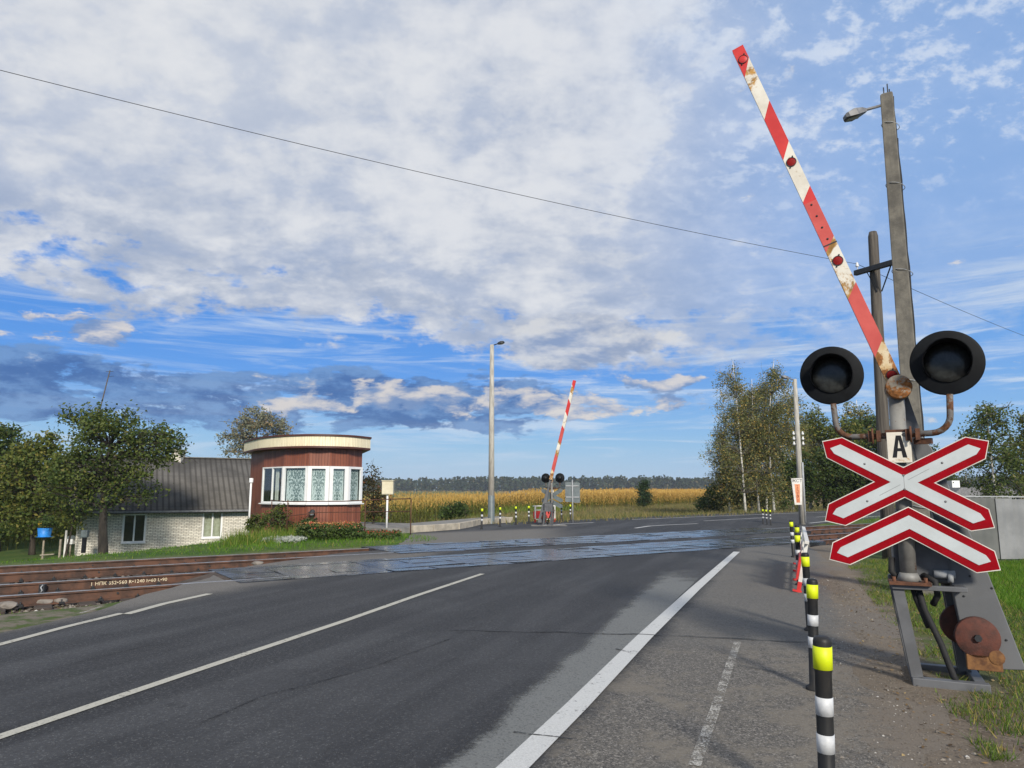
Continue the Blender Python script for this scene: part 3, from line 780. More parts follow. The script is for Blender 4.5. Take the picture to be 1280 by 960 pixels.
strip('road_marking', dense([G(-320, 885), G(0, 806), G(80, 784.5), G(152, 767.0)]), 0.11, M['line_cream'], 0.006)
strip('road_marking', dense([G(158, 768.0), G(205, 755), G(262, 742.5)]), 0.13, M['line_cream'], 0.006)
strip('road_marking', dense([G(868, 958), G(893, 890), G(910, 838), G(922, 803)], 0.2), 0.075, M['line_worn'], 0.006)
strip('road_marking', dense([G(100, 767), G(128, 758)]), 0.06, M['line_worn'], 0.006)
strip('road_marking', dense([G(794, 660.3), G(812, 657.6), G(832, 656.4), G(872, 654.6)]), 0.16, M['line_white'], 0.006)
strip('road_marking', dense([G(679, 657.5), G(706, 655), G(742, 653.2)]), 0.16, M['line_white'], 0.006)
strip('road_marking', dense([G(790, 649.5), G(900, 645), G(1000, 641.2), G(1100, 638.0)], 2), 0.16, M['line_white'], 0.006)
strip('road_marking', dense([G(1012, 654), G(1050, 650), G(1085, 646.2), G(1150, 641.6)], 2), 0.16, M['line_white'], 0.006)
strip('road_marking', dense([G(880, 651.2), G(960, 647)], 2), 0.14, M['line_white'], 0.006)
strip('road_marking', dense([G(1020, 646.5), G(1075, 643)], 2), 0.14, M['line_white'], 0.006)
# cracks and joints
def crack(pts, w, seed, amp):
    r = random.Random(seed); P = dense(pts, 0.12); out = []
    off = 0
    for p in P:
        off = off * 0.8 + r.gauss(0, amp); out.append(p + Vector((off * 0.4, off, 0)))
    strip('road_crack', out, [w * r.uniform(0.4, 1.3) for _ in out], M['crack'], 0.0095)
crack([G(560, 789), G(700, 790), G(860, 797), G(1045, 806)], 0.035, 1, 0.02)
crack([G(250, 905), G(330, 870), G(455, 838), G(560, 800)], 0.016, 11, 0.03)
crack([G(90, 830), G(180, 808), G(260, 800)], 0.014, 12, 0.03)
crack([G(640, 918), G(690, 923), G(715, 926)], 0.02, 2, 0.012)
crack([G(770, 812), G(790, 818)], 0.03, 3, 0.012)
crack([G(925, 832), G(980, 842), G(1015, 848)], 0.018, 5, 0.012)
# ================================================================ railway tracks
def rail_mesh(d, s0, s1, name, parent, text=None):
    m = MB()
    prof = [(-0.075, -0.175), (0.075, -0.175), (0.075, -0.163), (0.012, -0.145), (0.010, -0.040), (0.037, -0.030), (0.037, 0.0), (0.028, 0.006),
            (-0.028, 0.006), (-0.037, 0.0), (-0.037, -0.030), (-0.010, -0.040), (-0.012, -0.145), (-0.075, -0.163)]
    n = len(prof); ss_ = list(np.linspace(s0, s1, 24)); V = []
    for s in ss_:
        for (a, zz) in prof: V.append(TP(s, d + a, zz))
    Fc = []; mi = []
    for i in range(len(ss_) - 1):
        for k in range(n):
            k2 = (k + 1) % n; Fc.append((i * n + k, i * n + k2, (i + 1) * n + k2, (i + 1) * n + k))
    o = len(m.v); m.v += [tuple(v) for v in V]
    for j, f in enumerate(Fc):
        m.f.append(f); m.sm.append(False); m.m.append(1 if (j % n) in (6, 7, 8) else 0)
    m.f.append(tuple(range(n))); m.m.append(0); m.sm.append(False)
    ob = m.build(name, [M['rail'], M['rail_top']], parent); return ob
def build_track(label, d0, d1, sa, sb, lettering):
    root = empty('railway_track', TP(5, (d0 + d1) / 2, 0)); tag(root, label, 'railway track', 'tracks through the level crossing')
    off = -root.location
    def rel(o): o.location = off; return o
    for d in (d0, d1):
        r = rel(rail_mesh(d, -32, 95, 'rail', root))
        # clips along the foot on both sides
        f = MB()
        for k in list(range(int((sa + 32) / 0.55))) + list(range(int((sb + 32) / 0.55) + 1, int((sb + 50) / 0.55))):
            s = -32 + k * 0.55 + 0.2
            for sg in (-1, 1):
                a, b = TP(s, d + sg * 0.045, -0.150), TP(s, d + sg * 0.115, -0.158)
                f.beam(a, b, 0.07, 0.03)
                f.tube([TP(s, d + sg * 0.07, -0.16), TP(s, d + sg * 0.07, -0.105)], 0.014, 6)
                if k % 4 == 0: f.tube([TP(s + 0.25, d + sg * 0.008, -0.075), TP(s + 0.25, d + sg * 0.032, -0.075)], 0.018, 8)
        o = rel(f.build('fastening', M['dark_metal'], root)); o['kind'] = 'stuff'
    for (d, s, body) in lettering:
        xa = TD; ya = Vector((0, 0, 1)); za = -TN
        Mx = Matrix((xa, ya, za)).transposed().to_4x4(); Mx.translation = TP(s, d - 0.016, -0.088) + off
        text_obj('lettering', body, 0.088, Mx, M['letter_cream'], root, 1.05)
    sl = None
    for k, s in enumerate(list(np.arange(-14, sa + 0.4, 0.6)) + list(np.arange(sb, sb + 18, 0.6))):
        if sl is None:
            mb = MB(); dm = (d0 + d1) / 2
            mb.beam((0, 0, -0.245) + np.array(TN * -1.35), (0, 0, -0.245) + np.array(TN * 1.35), 0.24, 0.16)
            sl = mb.build('sleeper', M['sleeper'], root, bevel=0.012)
        else:
            q = sl.copy(); COL.objects.link(q); q.parent = root; sl2 = q
        (sl if k == 0 else sl2).location = TP(s, (d0 + d1) / 2, 0) + off
    return root
M['letter_cream'] = simple('letter_cream', (0.72, 0.62, 0.44), (0.6, 0.5, 0.33), 20, 0.7)
D_A, D_A2, D_B, D_B2 = 19.3, 17.65, 15.60, 13.95
build_track('rusty railway track with painted numbers on the rail web, nearer to the camera', D_B2, D_B, 3.3, 21.0, [(D_B, 1.16, '1 НПК 652•560 R•1240 h•60 L•90')])
build_track('rusty railway track passing in front of the flower bed and the brown crossing post', D_A2, D_A, 7.0, 26.0, [(D_A, -1.2, 'R 1240 h 60 L 60')])
# decks of chequered plates between and beside the rails
def deck(da, db, s0, s1, seed):
    r = random.Random(seed); m = MB(); s = s0
    while s < s1:
        wd = 1.0
        for (a, b) in ((da - 0.50, da - 0.055), (da + 0.075, (da + db) / 2 - 0.01), ((da + db) / 2 + 0.01, db - 0.075), (db + 0.055, db + 0.50)):
            z0 = 0.010 + r.uniform(0, 0.010)
            t1, t2 = r.gauss(0, 0.005), r.gauss(0, 0.007)
            c = [TP(s + 0.01, a, z0 - t1 - t2), TP(s + wd - 0.01, a, z0 + t1 - t2), TP(s + wd - 0.01, b, z0 + t1 + t2), TP(s + 0.01, b, z0 - t1 + t2)]
            c = [Vector((p.x, p.y, max(p.z, 0.003))) for p in c]
            lo = [Vector((p.x, p.y, -0.10)) for p in c]
            m.add(c + lo, [(0, 1, 2, 3), (0, 4, 5, 1), (1, 5, 6, 2), (2, 6, 7, 3), (3, 7, 4, 0)])
        s += wd
    return tag(m.build('crossing_deck', M['deck']), kind='structure')
deck(D_B2, D_B, 3.3, 21.0, 1); deck(D_A2, D_A, 8.2, 26.0, 2)
# timber end ramp of the nearer deck
m = MB()
a, b = TP(2.55, D_B2 + 0.10), TP(2.55, D_B - 0.10)
for k in range(5):
    t0, t1 = k / 5 + 0.01, (k + 1) / 5 - 0.01
    p0 = TP(2.45, D_B2 + 0.1 + 1.35 * t0, -0.17); p1 = TP(2.45, D_B2 + 0.1 + 1.35 * t1, -0.17); q0 = TP(3.28, D_B2 + 0.1 + 1.35 * t0, 0.02); q1 = TP(3.28, D_B2 + 0.1 + 1.35 * t1, 0.02)
    dn = Vector((0, 0, -0.12))
    m.add([p0, q0, q1, p1, p0 + dn, q0 + dn, q1 + dn, p1 + dn], [(0, 1, 2, 3), (0, 4, 5, 1), (1, 5, 6, 2), (2, 6, 7, 3), (3, 7, 4, 0)])
tag(m.build('timber_ramp', M['sleeper']), 'dark timber ramp closing the end of the crossing deck between the nearer rails', 'ramp')
# small signal bond between the near rails
root = empty('rail_bond', TP(0.42, D_B - 0.10, -0.17)); tag(root, 'small grey bond clamp standing against the rail left of the painted numbers', 'rail bond')
m = MB(); m.box(-0.05, -0.04, 0, 0.05, 0.04, 0.15); m.build('clamp', M['dark_metal'], root, bevel=0.01)
m = MB(); m.tube([(0.03, -0.045, 0.14), (0.01, -0.07, 0.10), (0.04, -0.07, 0.05), (0.0, -0.05, 0.0)], 0.012, 8); m.build('cable', M['grey_light'], root)
# stones along the near verge
for k, (px, py, sz) in enumerate([(8, 757, .13), (52, 752, .15), (75, 751, .10), (322, 704, .10)]):
    p = G(px, py, -0.14 if k < 3 else 0); r = random.Random(k)
    bm = bmesh.new(); bmesh.ops.create_icosphere(bm, subdivisions=2, radius=sz)
    for v in bm.verts: v.co = Vector((v.co.x * 1.3, v.co.y, v.co.z * 0.55)) * r.uniform(0.86, 1.12)
    me = bpy.data.meshes.new('stone'); bm.to_mesh(me); bm.free(); me.materials.append(M['stone'])
    o = bpy.data.objects.new('stone', me); COL.objects.link(o); o.location = p
    tag(o, ['brown stone at the left edge of the photo below the nearest rail', 'largest brown stone lying under the nearest rail', 'smaller stone right of the largest one under the nearest rail', 'stone lying between the two tracks beside the deck'][k], 'stone', 'stones beside the rails')

# ================================================================ kerb and platform on the far left side
kp = [G(515, 665.5), G(540, 664), G(572, 661.5), G(588, 658.5), G(600, 655.5), G(640, 652.6)]
kp = [Vector((p.x, p.y, 0)) for p in kp]
m = MB()
for a, b in zip(kp, kp[1:]):
    n_ = max(1, int((b - a).length / 1.0))
    for k in range(n_):
        m.beam(a.lerp(b, (k + 0.015) / n_) + Vector((0, 0, 0.09)), a.lerp(b, (k + 0.985) / n_) + Vector((0, 0, 0.09)), 0.16, 0.34)
tag(m.build('kerb', M['kerb'], bevel=0.02), kind='structure')
bk = [Vector((p.x - 0.6, p.y + 3.2, 0)) for p in kp]
P = [Vector((p.x, p.y + 0.07, 0)) for p in kp] + [bk[-1], bk[0], Vector((-8.2, 33.5, 0)), Vector((-6.4, 28.6, 0)), Vector((-4.9, 27.2, 0))]
sheet('pavement', P, M['platform'], 0.20, 0.5)
# ================================================================ level crossing signal and barrier
YAW = R(-25)
SIG = Vector((3.484, 6.40, 0.0))
cu_, su_ = math.cos(YAW), math.sin(YAW)
UX = Vector((cu_, su_, 0)); UW = Vector((-su_, cu_, 0))       # local right, local away from the viewer
def U(px, py, w=0.0):
    """pixel -> (u, z) on the signal's own vertical plane, w metres behind it"""
    r = ray(px, py); o = SIG + UW * w
    # t*r.x = o.x + u*UX.x ; t*r.y = o.y + u*UX.y
    det = r[0] * (-UX.y) - (-UX.x) * r[1]
    t = (o.x * (-UX.y) - (-UX.x) * o.y) / det
    u = (r[0] * o.y - r[1] * o.x) / det
    u = (t * r[0] - o.x) / UX.x
    return (u, CAM_H + t * r[2])
EX, EY, EZ = (1, 0, 0), (0, 1, 0), (0, 0, 1)

def x_outline(Wd, Hh, k, tp, o=0.0):
    """saltire outline, inset by o; tp = slope, k = vertical half height of a bar"""
    c = math.cos(math.atan(tp)); kk = k - o / c; W_ = Wd - o; H_ = Hh - o
    sl = 0.035
    q = []
    xt = (H_ - kk) / tp
    ylow = W_ * tp - kk
    nr = kk / tp
    ur = [(0, kk), (xt, H_ + 0.0), (W_, H_ - sl), (W_ - sl * 0.9, ylow - sl * tp * 0.9), (nr, 0)]
    q += ur
    q += [(W_ - sl * 0.9, -(ylow - sl * tp * 0.9)), (W_, -(H_ - sl)), (xt, -H_), (0, -kk)]
    q += [(-xt, -H_), (-W_, -(H_ - sl)), (-(W_ - sl * 0.9), -(ylow - sl * tp * 0.9)), (-nr, 0)]
    q += [(-(W_ - sl * 0.9), ylow - sl * tp * 0.9), (-W_, H_ - sl), (-xt, H_)]
    return q[::-1]
def chev_outline(Wd, Hh, k, tp, o=0.0):
    c = math.cos(math.atan(tp)); kk = k - o / c; W_ = Wd - o; H_ = Hh - o; sl = 0.035
    xt = (H_ - kk) / tp; ylow = W_ * tp - kk
    q = [(0, kk), (W_ - sl * 0.9, -(ylow - sl * tp * 0.9)), (W_, -(H_ - sl)), (xt, -H_), (0, -kk), (-xt, -H_), (-W_, -(H_ - sl)), (-(W_ - sl * 0.9), -(ylow - sl * tp * 0.9))]
    return q[::-1]
def ccw(p):
    a = sum(p[i][0] * p[(i + 1) % len(p)][1] - p[(i + 1) % len(p)][0] * p[i][1] for i in range(len(p)))
    return p if a > 0 else p[::-1]
def flat_prism(m, poly, cx, cz, y0, y1, mi=0, rot=0.0, mi_back=None):
    """poly in local x/z, front at y0 (towards -y)"""
    c, s_ = math.cos(rot), math.sin(rot)
    P = ccw([(p[0] * c - p[1] * s_, p[0] * s_ + p[1] * c) for p in poly])
    # ax=x, ay=z -> az = x × z = -y
    m.prism(P, (cx, 0, cz), EX, EZ, -y1, -y0, mi, mi_back=mi_back, mi_side=mi_back)

def build_signal(label):
    root = empty('crossing_signal', SIG, YAW); tag(root, label, 'crossing signal', 'crossing signals of the barriers')
    # mast
    m = MB(); m.tube([(0, 0, 0.86), (0.015, 0, 2.50)], 0.066, 18, 0, True)
    m.tube([(0, 0, 0.862), (0, 0, 0.93)], [0.10, 0.070], 18)
    m.build('mast', M['mast_paint'], root)
    m = MB(); m.box(-0.16, -0.15, 0.835, 0.16, 0.13, 0.86)
    for sx in (-0.12, 0.12):
        for sy in (-0.11, 0.09): m.tube([(sx, sy, 0.84), (sx, sy, 0.90)], 0.016, 6)
    m.build('base_plate', M['rust'], root)
    # rusty cap on the mast's head
    m = MB(); m.lathe((0.035, 0.08, 2.56), (0, -1, 0.0), [(0, 0.0001), (0, 0.108), (0.20, 0.108), (0.212, 0.100), (0.214, 0.0001)], 28)
    m.build('mast_cap', M['rust_cap'], root)
    # bent cross tube with two lamps
    th = R(-20)            # the tube is turned against the signs
    c, s_ = math.cos(th), math.sin(th)
    ctr = Vector((-0.04, -0.06, 0))
    def loc(a, w, z): return (ctr.x + a * c - w * s_, ctr.y + a * s_ + w * c, z)
    zt = 2.13
    def arm(L_):
        sgn = 1 if L_ > 0 else -1; a = abs(L_)
        pts = [(0, 0, zt), (a - 0.16, 0, zt + 0.005)]
        for k in range(1, 7):
            t = k / 6 * math.pi / 2; pts.append((a - 0.16 + 0.15 * math.sin(t), 0, zt + 0.005 + 0.15 * (1 - math.cos(t))))
        pts.append((a, 0, zt + 0.33))
        return [loc(sgn * p[0], p[1], p[2]) for p in pts]
    LL, LR = -0.50, 0.475
    m = MB(); m.tube(arm(LL), 0.027, 12); m.tube(arm(LR), 0.027, 12)
    m.build('cross_tube', simple('cross_tube_paint', (0.16, 0.15, 0.14), (0.10, 0.092, 0.088), 6, 0.65, rust=(0.6, 9, (0.13, 0.058, 0.028))), root)
    m = MB()
    for a in (-0.19, -0.12, 0.12, 0.20): m.box(*(np.array(loc(a, 0, zt)) - (0.018, 0.04, 0.05)), *(np.array(loc(a, 0, zt)) + (0.018, 0.04, 0.05)))
    for a in (-0.155, 0.16): m.tube([loc(a, -0.05, zt - 0.07), loc(a, -0.05, zt + 0.07)], 0.01, 6)
    m.box(-0.10, -0.10, zt - 0.05, 0.10, -0.06, zt + 0.05); m.beam(loc(0.16, 0.04, zt - 0.06), loc(0.30, 0.04, zt - 0.06), 0.05, 0.05)
    m.build('clamp', M['rust'], root)
    for (a, zl, fy, fp) in ((LL, zt + 0.605, 0.05, R(4)), (LR, zt + 0.605, -0.03, R(4))):
        p = Vector(loc(a, 0, zl))
        q = Euler((0, 0, fy + 0.0)).to_matrix()
        ax = q @ Vector((-0.05, -1, -0.03)).normalized()
        m = MB(); m.lathe(p + ax * 0.0, ax, [(-0.03, 0.0001), (-0.03, 0.255), (-0.02, 0.277), (-0.005, 0.282), (-0.002, 0.270), (0.006, 0.12), (0.006, 0.0001)], 48)
        lamp = m.build('lamp', M['lamp_black'], root)
        m = MB(); m.lathe(p, ax, [(-0.20, 0.0001), (-0.20, 0.07), (-0.16, 0.12), (-0.02, 0.135)], 24); m.build('housing', M['black_plastic'], lamp)
        m = MB(); m.lathe(p, ax, [(0.01, 0.172), (0.020, 0.168), (0.030, 0.13), (0.036, 0.07), (0.038, 0.0001)], 32); m.build('lens', M['lens'], lamp)
        # hood: a tube open underneath, longest at the top
        m = MB(); ref = Vector((0, 0, 1)); x_ = ax.cross(ref).normalized(); y_ = x_.cross(ax); n = 40; V = []
        for k in range(n + 1):
            t = -math.pi * 0.22 + (math.pi * 1.44) * k / n
            ln = 0.04 + 0.23 * max(0.0, math.sin((t + math.pi * 0.22) / 1.44)) ** 0.8
            for (rr, tt) in ((0.188, 0.0), (0.182, ln), (0.175, ln), (0.178, 0.0)):
                V.append(p + ax * tt + (x_ * math.cos(t) + y_ * math.sin(t)) * rr)
        Fc = []
        for k in range(n):
            for j in range(4):
                j2 = (j + 1) % 4; Fc.append((k * 4 + j, k * 4 + j2, k * 4 + 4 + j2, k * 4 + 4 + j))
        m.add(V, Fc, 0, False); m.build('hood', M['lamp_black'], lamp)
    # signs
    tp = math.tan(R(29)); k_, Wd, Hh = 0.133, 0.648, 0.398
    rot = R(-1.5)
    def sign(name, fn, cz, yf, cx):
        m = MB(); flat_prism(m, fn(Wd, Hh, k_, tp, 0), cx, cz, yf, yf + 0.012, 0, rot, 1); b = m.build(name, [M['sign_edge'], M['sign_back']], root)
        m = MB(); flat_prism(m, fn(Wd, Hh, k_, tp, 0.007), cx, cz, yf - 0.003, yf - 0.0005, 0, rot); m.build('red_border', M['sign_red'], b)
        m = MB(); flat_prism(m, fn(Wd, Hh, k_, tp, 0.066), cx, cz, yf - 0.006, yf - 0.0035, 0, rot); m.build('white_field', M['sign_white'], b)
        m = MB(); m.box(-0.10, yf + 0.012, cz - 0.03, 0.10, -0.05, cz + 0.03); m.box(-0.03, yf + 0.012, cz - 0.02, 0.03, -0.05, cz + 0.02); m.build('bracket', M['grey_paint'], b)
        return b
    cs = sign('cross_sign', x_outline, U(1135, 603)[1], -0.13, 0.015)
    m = MB(); zc_ = U(1135, 603)[1]
    for (bx, bz) in ((0, 0.06), (0, -0.06), (0.30, 0.165), (-0.30, 0.165), (0.30, -0.165), (-0.30, -0.165)):
        m.lathe((0.015 + bx, -0.136, zc_ + bz), (0, -1, 0), [(0, 0.010), (0.003, 0.009), (0.004, 0.0001)], 10)
    m.build('bolt', M['lamp_grey'], cs)
    m = MB()
    for sg in (-1, 1): m.beam((0.015 + sg * 0.03, -0.1363, zc_ + 0.02 * sg), (0.015 + sg * 0.20, -0.1363, zc_ + 0.115 * sg * -1 * -1), 0.003, 0.001, (0, 1, 0))
    m.beam((0.015, -0.1363, zc_ - 0.05), (0.015, -0.1363, zc_ + 0.05), 0.003, 0.001, (0, 1, 0)); m.build('seam', M['lamp_grey'], cs)
    sign('chevron_sign', chev_outline, U(1140, 652)[1], -0.11, 0.030)
    za = U(1125, 560)[1]
    m = MB(); m.box(-0.094, -0.112, za - 0.135, 0.094, -0.100, za + 0.135); pl_ = m.build('letter_plate', M['boom_white'], root, bevel=0.003)
    Mx = Matrix((Vector(EX), Vector(EZ), Vector((0, -1, 0)))).transposed().to_4x4(); Mx.translation = (0.0, -0.1135, za + 0.008)
    m = MB(); hh_, hb, st_ = 0.098, 0.058, 0.030
    for sg in (-1, 1):
        q_ = [(sg * hb, -hh_), (sg * (hb - st_ * 1.15), -hh_), (sg * 0.0, hh_ - 0.035), (0, hh_), (sg * 0.020, hh_)]
        flat_prism(m, q_, 0, za + 0.008, -0.1135, -0.1122, 0)
    flat_prism(m, [(-0.036, -0.042), (0.036, -0.042), (0.029, -0.015), (-0.029, -0.015)], 0, za + 0.008, -0.1137, -0.1124, 0)
    m.build('letter', M['black_plastic'], pl_)
    return root
sig = build_signal('near crossing signal with red and white saltire, letter A plate and two black lamps')

def build_barrier(label):
    root = empty('level_crossing_barrier', SIG, YAW); tag(root, label, 'barrier', 'raised barriers of the crossing')
    # base frame: channel legs on a welded foot
    m = MB()
    u0, z0 = U(1150, 842); u1 = U(1236, 842)[0]
    xl, xr = -0.02, 0.42
    m.box(xl - 0.02, -0.12, 0.0, xr + 0.10, -0.03, 0.07); m.box(xl - 0.02, 0.45, 0.0, xr + 0.10, 0.53, 0.07)
    m.box(xl - 0.02, -0.03, 0.0, xl + 0.06, 0.45, 0.07); m.box(xr, -0.03, 0.0, xr + 0.08, 0.45, 0.07)
    m.build('foot_frame', M['grey_paint'], root, bevel=0.006)
    for (a, b) in (((0.0, -0.075, 0.07), (-0.10, -0.075, 0.84)), ((0.40, 0.33, 0.07), (0.33, 0.33, 0.84)), ((0.0, 0.47, 0.07), (-0.10, 0.47, 0.84)), ((0.40, 0.47, 0.07), (0.33, 0.47, 0.84))):
        m = MB(); m.beam(a, b, 0.085, 0.012, (0, 1, 0)); A = np.array(a); B = np.array(b)
        for sx in (-1, 1): m.beam(A + (sx * 0.042, 0.025, 0), B + (sx * 0.042, 0.025, 0), 0.010, 0.05, (0, 1, 0))
        m.build('leg', M['grey_paint'], root)
    m = MB(); m.box(-0.14, -0.11, 0.795, 0.42, -0.045, 0.835); m.box(-0.14, 0.44, 0.80, 0.42, 0.51, 0.86); m.box(-0.14, -0.045, 0.79, -0.08, 0.44, 0.83); m.box(0.34, -0.045, 0.79, 0.42, 0.44, 0.83)
    m.build('top_frame', M['grey_paint'], root, bevel=0.005)
    m = MB(); m.box(-0.10, 0.10, 0.84, 0.36, 0.46, 1.28); m.box(-0.12, 0.08, 1.26, 0.38, 0.48, 1.30); m.build('drive_box', M['grey_paint'], root, bevel=0.02)
    m = MB(); m.tube([(0.20, 0.06, 0.92), (0.36, 0.06, 0.92)], 0.035, 12); m.tube([(0.30, 0.06, 0.90), (0.34, 0.06, 0.90)], 0.05, 12); m.build('conduit', M['grey_light'], root)
    for pts in (((0.06, 0.0, 0.83), (0.10, -0.01, 0.62), (0.20, -0.02, 0.35), (0.27, -0.03, 0.10), (0.30, -0.03, 0.02)),
                ((0.02, 0.03, 0.83), (0.05, 0.02, 0.70), (0.11, 0.02, 0.52), (0.125, 0.02, 0.47)),
                ((0.12, 0.10, 0.90), (0.20, 0.02, 0.86), (0.21, 0.02, 0.74), (0.17, 0.05, 0.66)), ((-0.12, 0.05, 1.05), (-0.13, 0.03, 0.93), (-0.07, 0.03, 0.86))):
        m = MB(); m.tube(pts, 0.027, 10); m.build('cable', M['rubber'], root)
    # counterweight arm: a tapering box behind the mast
    W0 = 0.10
    PX = [(1137, 545), (1153, 545), (1165, 560), (1235, 716), (1283, 838), (1212, 836), (1183, 700)]
    poly = [U(px, py, W0) for px, py in PX]
    m = MB(); flat_prism(m, [(p[0], p[1]) for p in poly], 0, 0, W0, W0 + 0.16, 0); ca_ = m.build('counterweight_arm', M['arm_grey'], root, bevel=0.008)
    m = MB()
    for (px, py) in ((1172, 590), (1196, 650), (1212, 720), (1240, 735), (1258, 800), (1205, 745)):
        q_ = U(px, py, W0); m.lathe((q_[0], W0 - 0.0005, q_[1]), (0, -1, 0), [(0, 0.010), (0.006, 0.010), (0.008, 0.0001)], 6, 0, False)
    m.build('bolt', M['dark_metal'], ca_)
    # neck between arm and boom
    bt = U(1119, 476, W0); tip = U(921, 56, W0)
    m = MB()
    n0 = U(1123, 484, W0); n1 = U(1150, 560, W0)
    m.beam((n0[0], W0 + 0.08, n0[1]), (n1[0], W0 + 0.08, n1[1]), 0.10, 0.14, (0, 1, 0))
    m.build('boom_socket', M['grey_paint'], root)
    # counterweight discs on their bolt
    dc = U(1222, 797, W0 - 0.06); dc = (dc[0], dc[1])
    for (ya, yb) in ((W0 - 0.075, W0 - 0.005), (W0 + 0.165, W0 + 0.235)):
        m = MB(); m.lathe((dc[0] - (0.0 if ya < W0 else 0.08), yb, dc[1] + (0 if ya < W0 else 0.06)), (0, -1, 0), [(0, 0.0001), (0, 0.160), (0.005, 0.166), (0.065, 0.166), (0.070, 0.160), (0.070, 0.05), (0.073, 0.0001)], 44)
        m.build('counterweight_disc', M['rust_disc'], root)
    m = MB(); m.lathe((dc[0], W0 - 0.07, dc[1]), (0, -1, 0), [(0, 0.03), (0.035, 0.03), (0.035, 0.0001)], 6, 0, False); m.tube([(dc[0], W0 - 0.1, dc[1]), (dc[0], W0 + 0.26, dc[1] + 0.0)], 0.016, 8); m.build('bolt', M['dark_metal'], root)
    m = MB(); a = U(1209, 836, W0 - 0.05); b = U(1252, 820, W0 - 0.05)
    m.box(a[0], W0 - 0.075, a[1], b[0], W0 - 0.005, b[1]); m.lathe(((a[0] + b[0]) / 2 + 0.09, W0 - 0.08, (a[1] + b[1]) / 2 + 0.05), (0, 1, 0), [(0, 0.0001), (0, 0.06), (0.06, 0.06), (0.06, 0.0001)], 12)
    m.build('weight_bracket', M['rust_orange'], root, bevel=0.006)
    # boom: tapering box beam with slanted stripes, each stripe a piece of the one mesh
    B = Vector((bt[0], 0, bt[1])); Tp = Vector((tip[0], 0, tip[1])); ax = (Tp - B).normalized(); side = Vector((ax.z, 0, -ax.x)); Lb = (Tp - B).length
    def sid(py):   # length along the boom for a pixel row
        px = 1119 + (921 - 1119) * (476 - py) / (476 - 56)
        q = U(px, py, W0); return (Vector((q[0], 0, q[1])) - B).dot(ax)
    cuts = [(sid(482), sid(482), 2), (sid(440), sid(428), 0), (sid(366), sid(354), 3), (sid(305), sid(294), 2), (sid(250), sid(236), 1), (sid(191), sid(178), 3), (sid(142), sid(127), 0), (sid(88), sid(71), 1), (Lb, Lb + 0.01, None)]
    # materials: 0 faded red, 1 red, 2 rusty white, 3 worn white
    order = [3, 4, 0, 2, 0, 1, 2, 1, 2, 1]
    segs = []
    bounds = [(0.0, 0.0), (sid(442), sid(425)), (sid(369), sid(354)), (sid(310), sid(296)), (sid(250), sid(250)), (sid(247), sid(233)), (sid(194), sid(177)), (sid(143), sid(126)), (sid(90), sid(72)), (Lb, Lb)]
    mats_of = [3, 0, 2, 0, 1, 2, 1, 2, 1]
    mats = [M['red_faded'], M['red_paint'], M['boom_white'], M['boom_rusty']]
    hw0, hw1, dp = 0.064, 0.060, 0.028
    def pt(tl, sgn, y): 
        hw = hw0 + (hw1 - hw0) * tl / Lb
        p = B + ax * tl + side * (sgn * hw); return (p.x, W0 + 0.08 + y, p.z)
    m = MB()
    for i, mi in enumerate(mats_of):
        (l0, r0), (l1, r1) = bounds[i], bounds[i + 1]
        # mesh: left bound (sgn -1) and right bound (sgn +1)
        V = [pt(l0, -1, -dp), pt(r0, 1, -dp), pt(r1, 1, -dp), pt(l1, -1, -dp), pt(l0, -1, dp), pt(r0, 1, dp), pt(r1, 1, dp), pt(l1, -1, dp)]
        m.add(V, [(0, 1, 2, 3), (7, 6, 5, 4), (1, 5, 6, 2), (0, 3, 7, 4)], mi)
        if i == 0: m.add(V[:2] + V[4:6], [(0, 2, 3, 1)], mi)
        if i == len(mats_of) - 1: m.add([V[2], V[3], V[6], V[7]], [(0, 2, 3, 1)], mi)
    boom = m.build('boom', mats, root)
    m = MB()
    s0, s1 = sid(303), sid(250)
    for k in range(4):
        t = s0 + (s1 - s0) * (0.12 + 0.27 * k); p = B + ax * t
        m.lathe((p.x, W0 + 0.08 - dp + 0.001, p.z), (0, -1, 0), [(0, 0.011), (0.006, 0.010), (0.008, 0.0001)], 10)
    p = B + ax * s0; q = [B + ax * s0 + side * 0.066, B + ax * s0 - side * 0.066]
    m.beam((q[0].x, W0 + 0.08 - dp - 0.001, q[0].z), (q[1].x, W0 + 0.08 - dp - 0.001, q[1].z), 0.006, 0.012)
    m.build('rivet', M['dark_metal'], boom)
    for py, pm in ((71, 'red_paint'), (200, 'reflector'), (324, 'reflector'), (468, 'reflector')):
        t = sid(py); p = B + ax * t
        m = MB(); m.lathe((p.x, W0 + 0.08 - dp, p.z), (0, -1, 0), [(0, 0.0001), (0, 0.046), (0.004, 0.046), (0.006, 0.043), (0.0065, 0.0001)], 24)
        rf = m.build('reflector', M[pm], boom)
        m = MB()
        for sg in (-1, 1): m.tube([(p.x + sg * 0.012, W0 + 0.08 - dp - 0.006, p.z + sg * 0.05), (p.x + sg * 0.014, W0 + 0.08 - dp - 0.006, p.z + sg * 0.064)], 0.007, 6)
        m.lathe((p.x, W0 + 0.08 - dp - 0.001, p.z), (0, -1, 0), [(0, 0.045), (0.007, 0.050), (0.009, 0.049), (0.009, 0.044)], 24)
        m.build('rim', M['dark_metal'], rf)
    return root
M['arm_grey'] = simple('arm_grey', (0.125, 0.128, 0.135), (0.100, 0.103, 0.108), 2.5, 0.5, 0, 0.12, 120, rust=(0.05, 12, (0.07, 0.05, 0.04)))
bar = build_barrier('near raised barrier with rusty striped boom, grey counterweight arm and a round rusty disc')
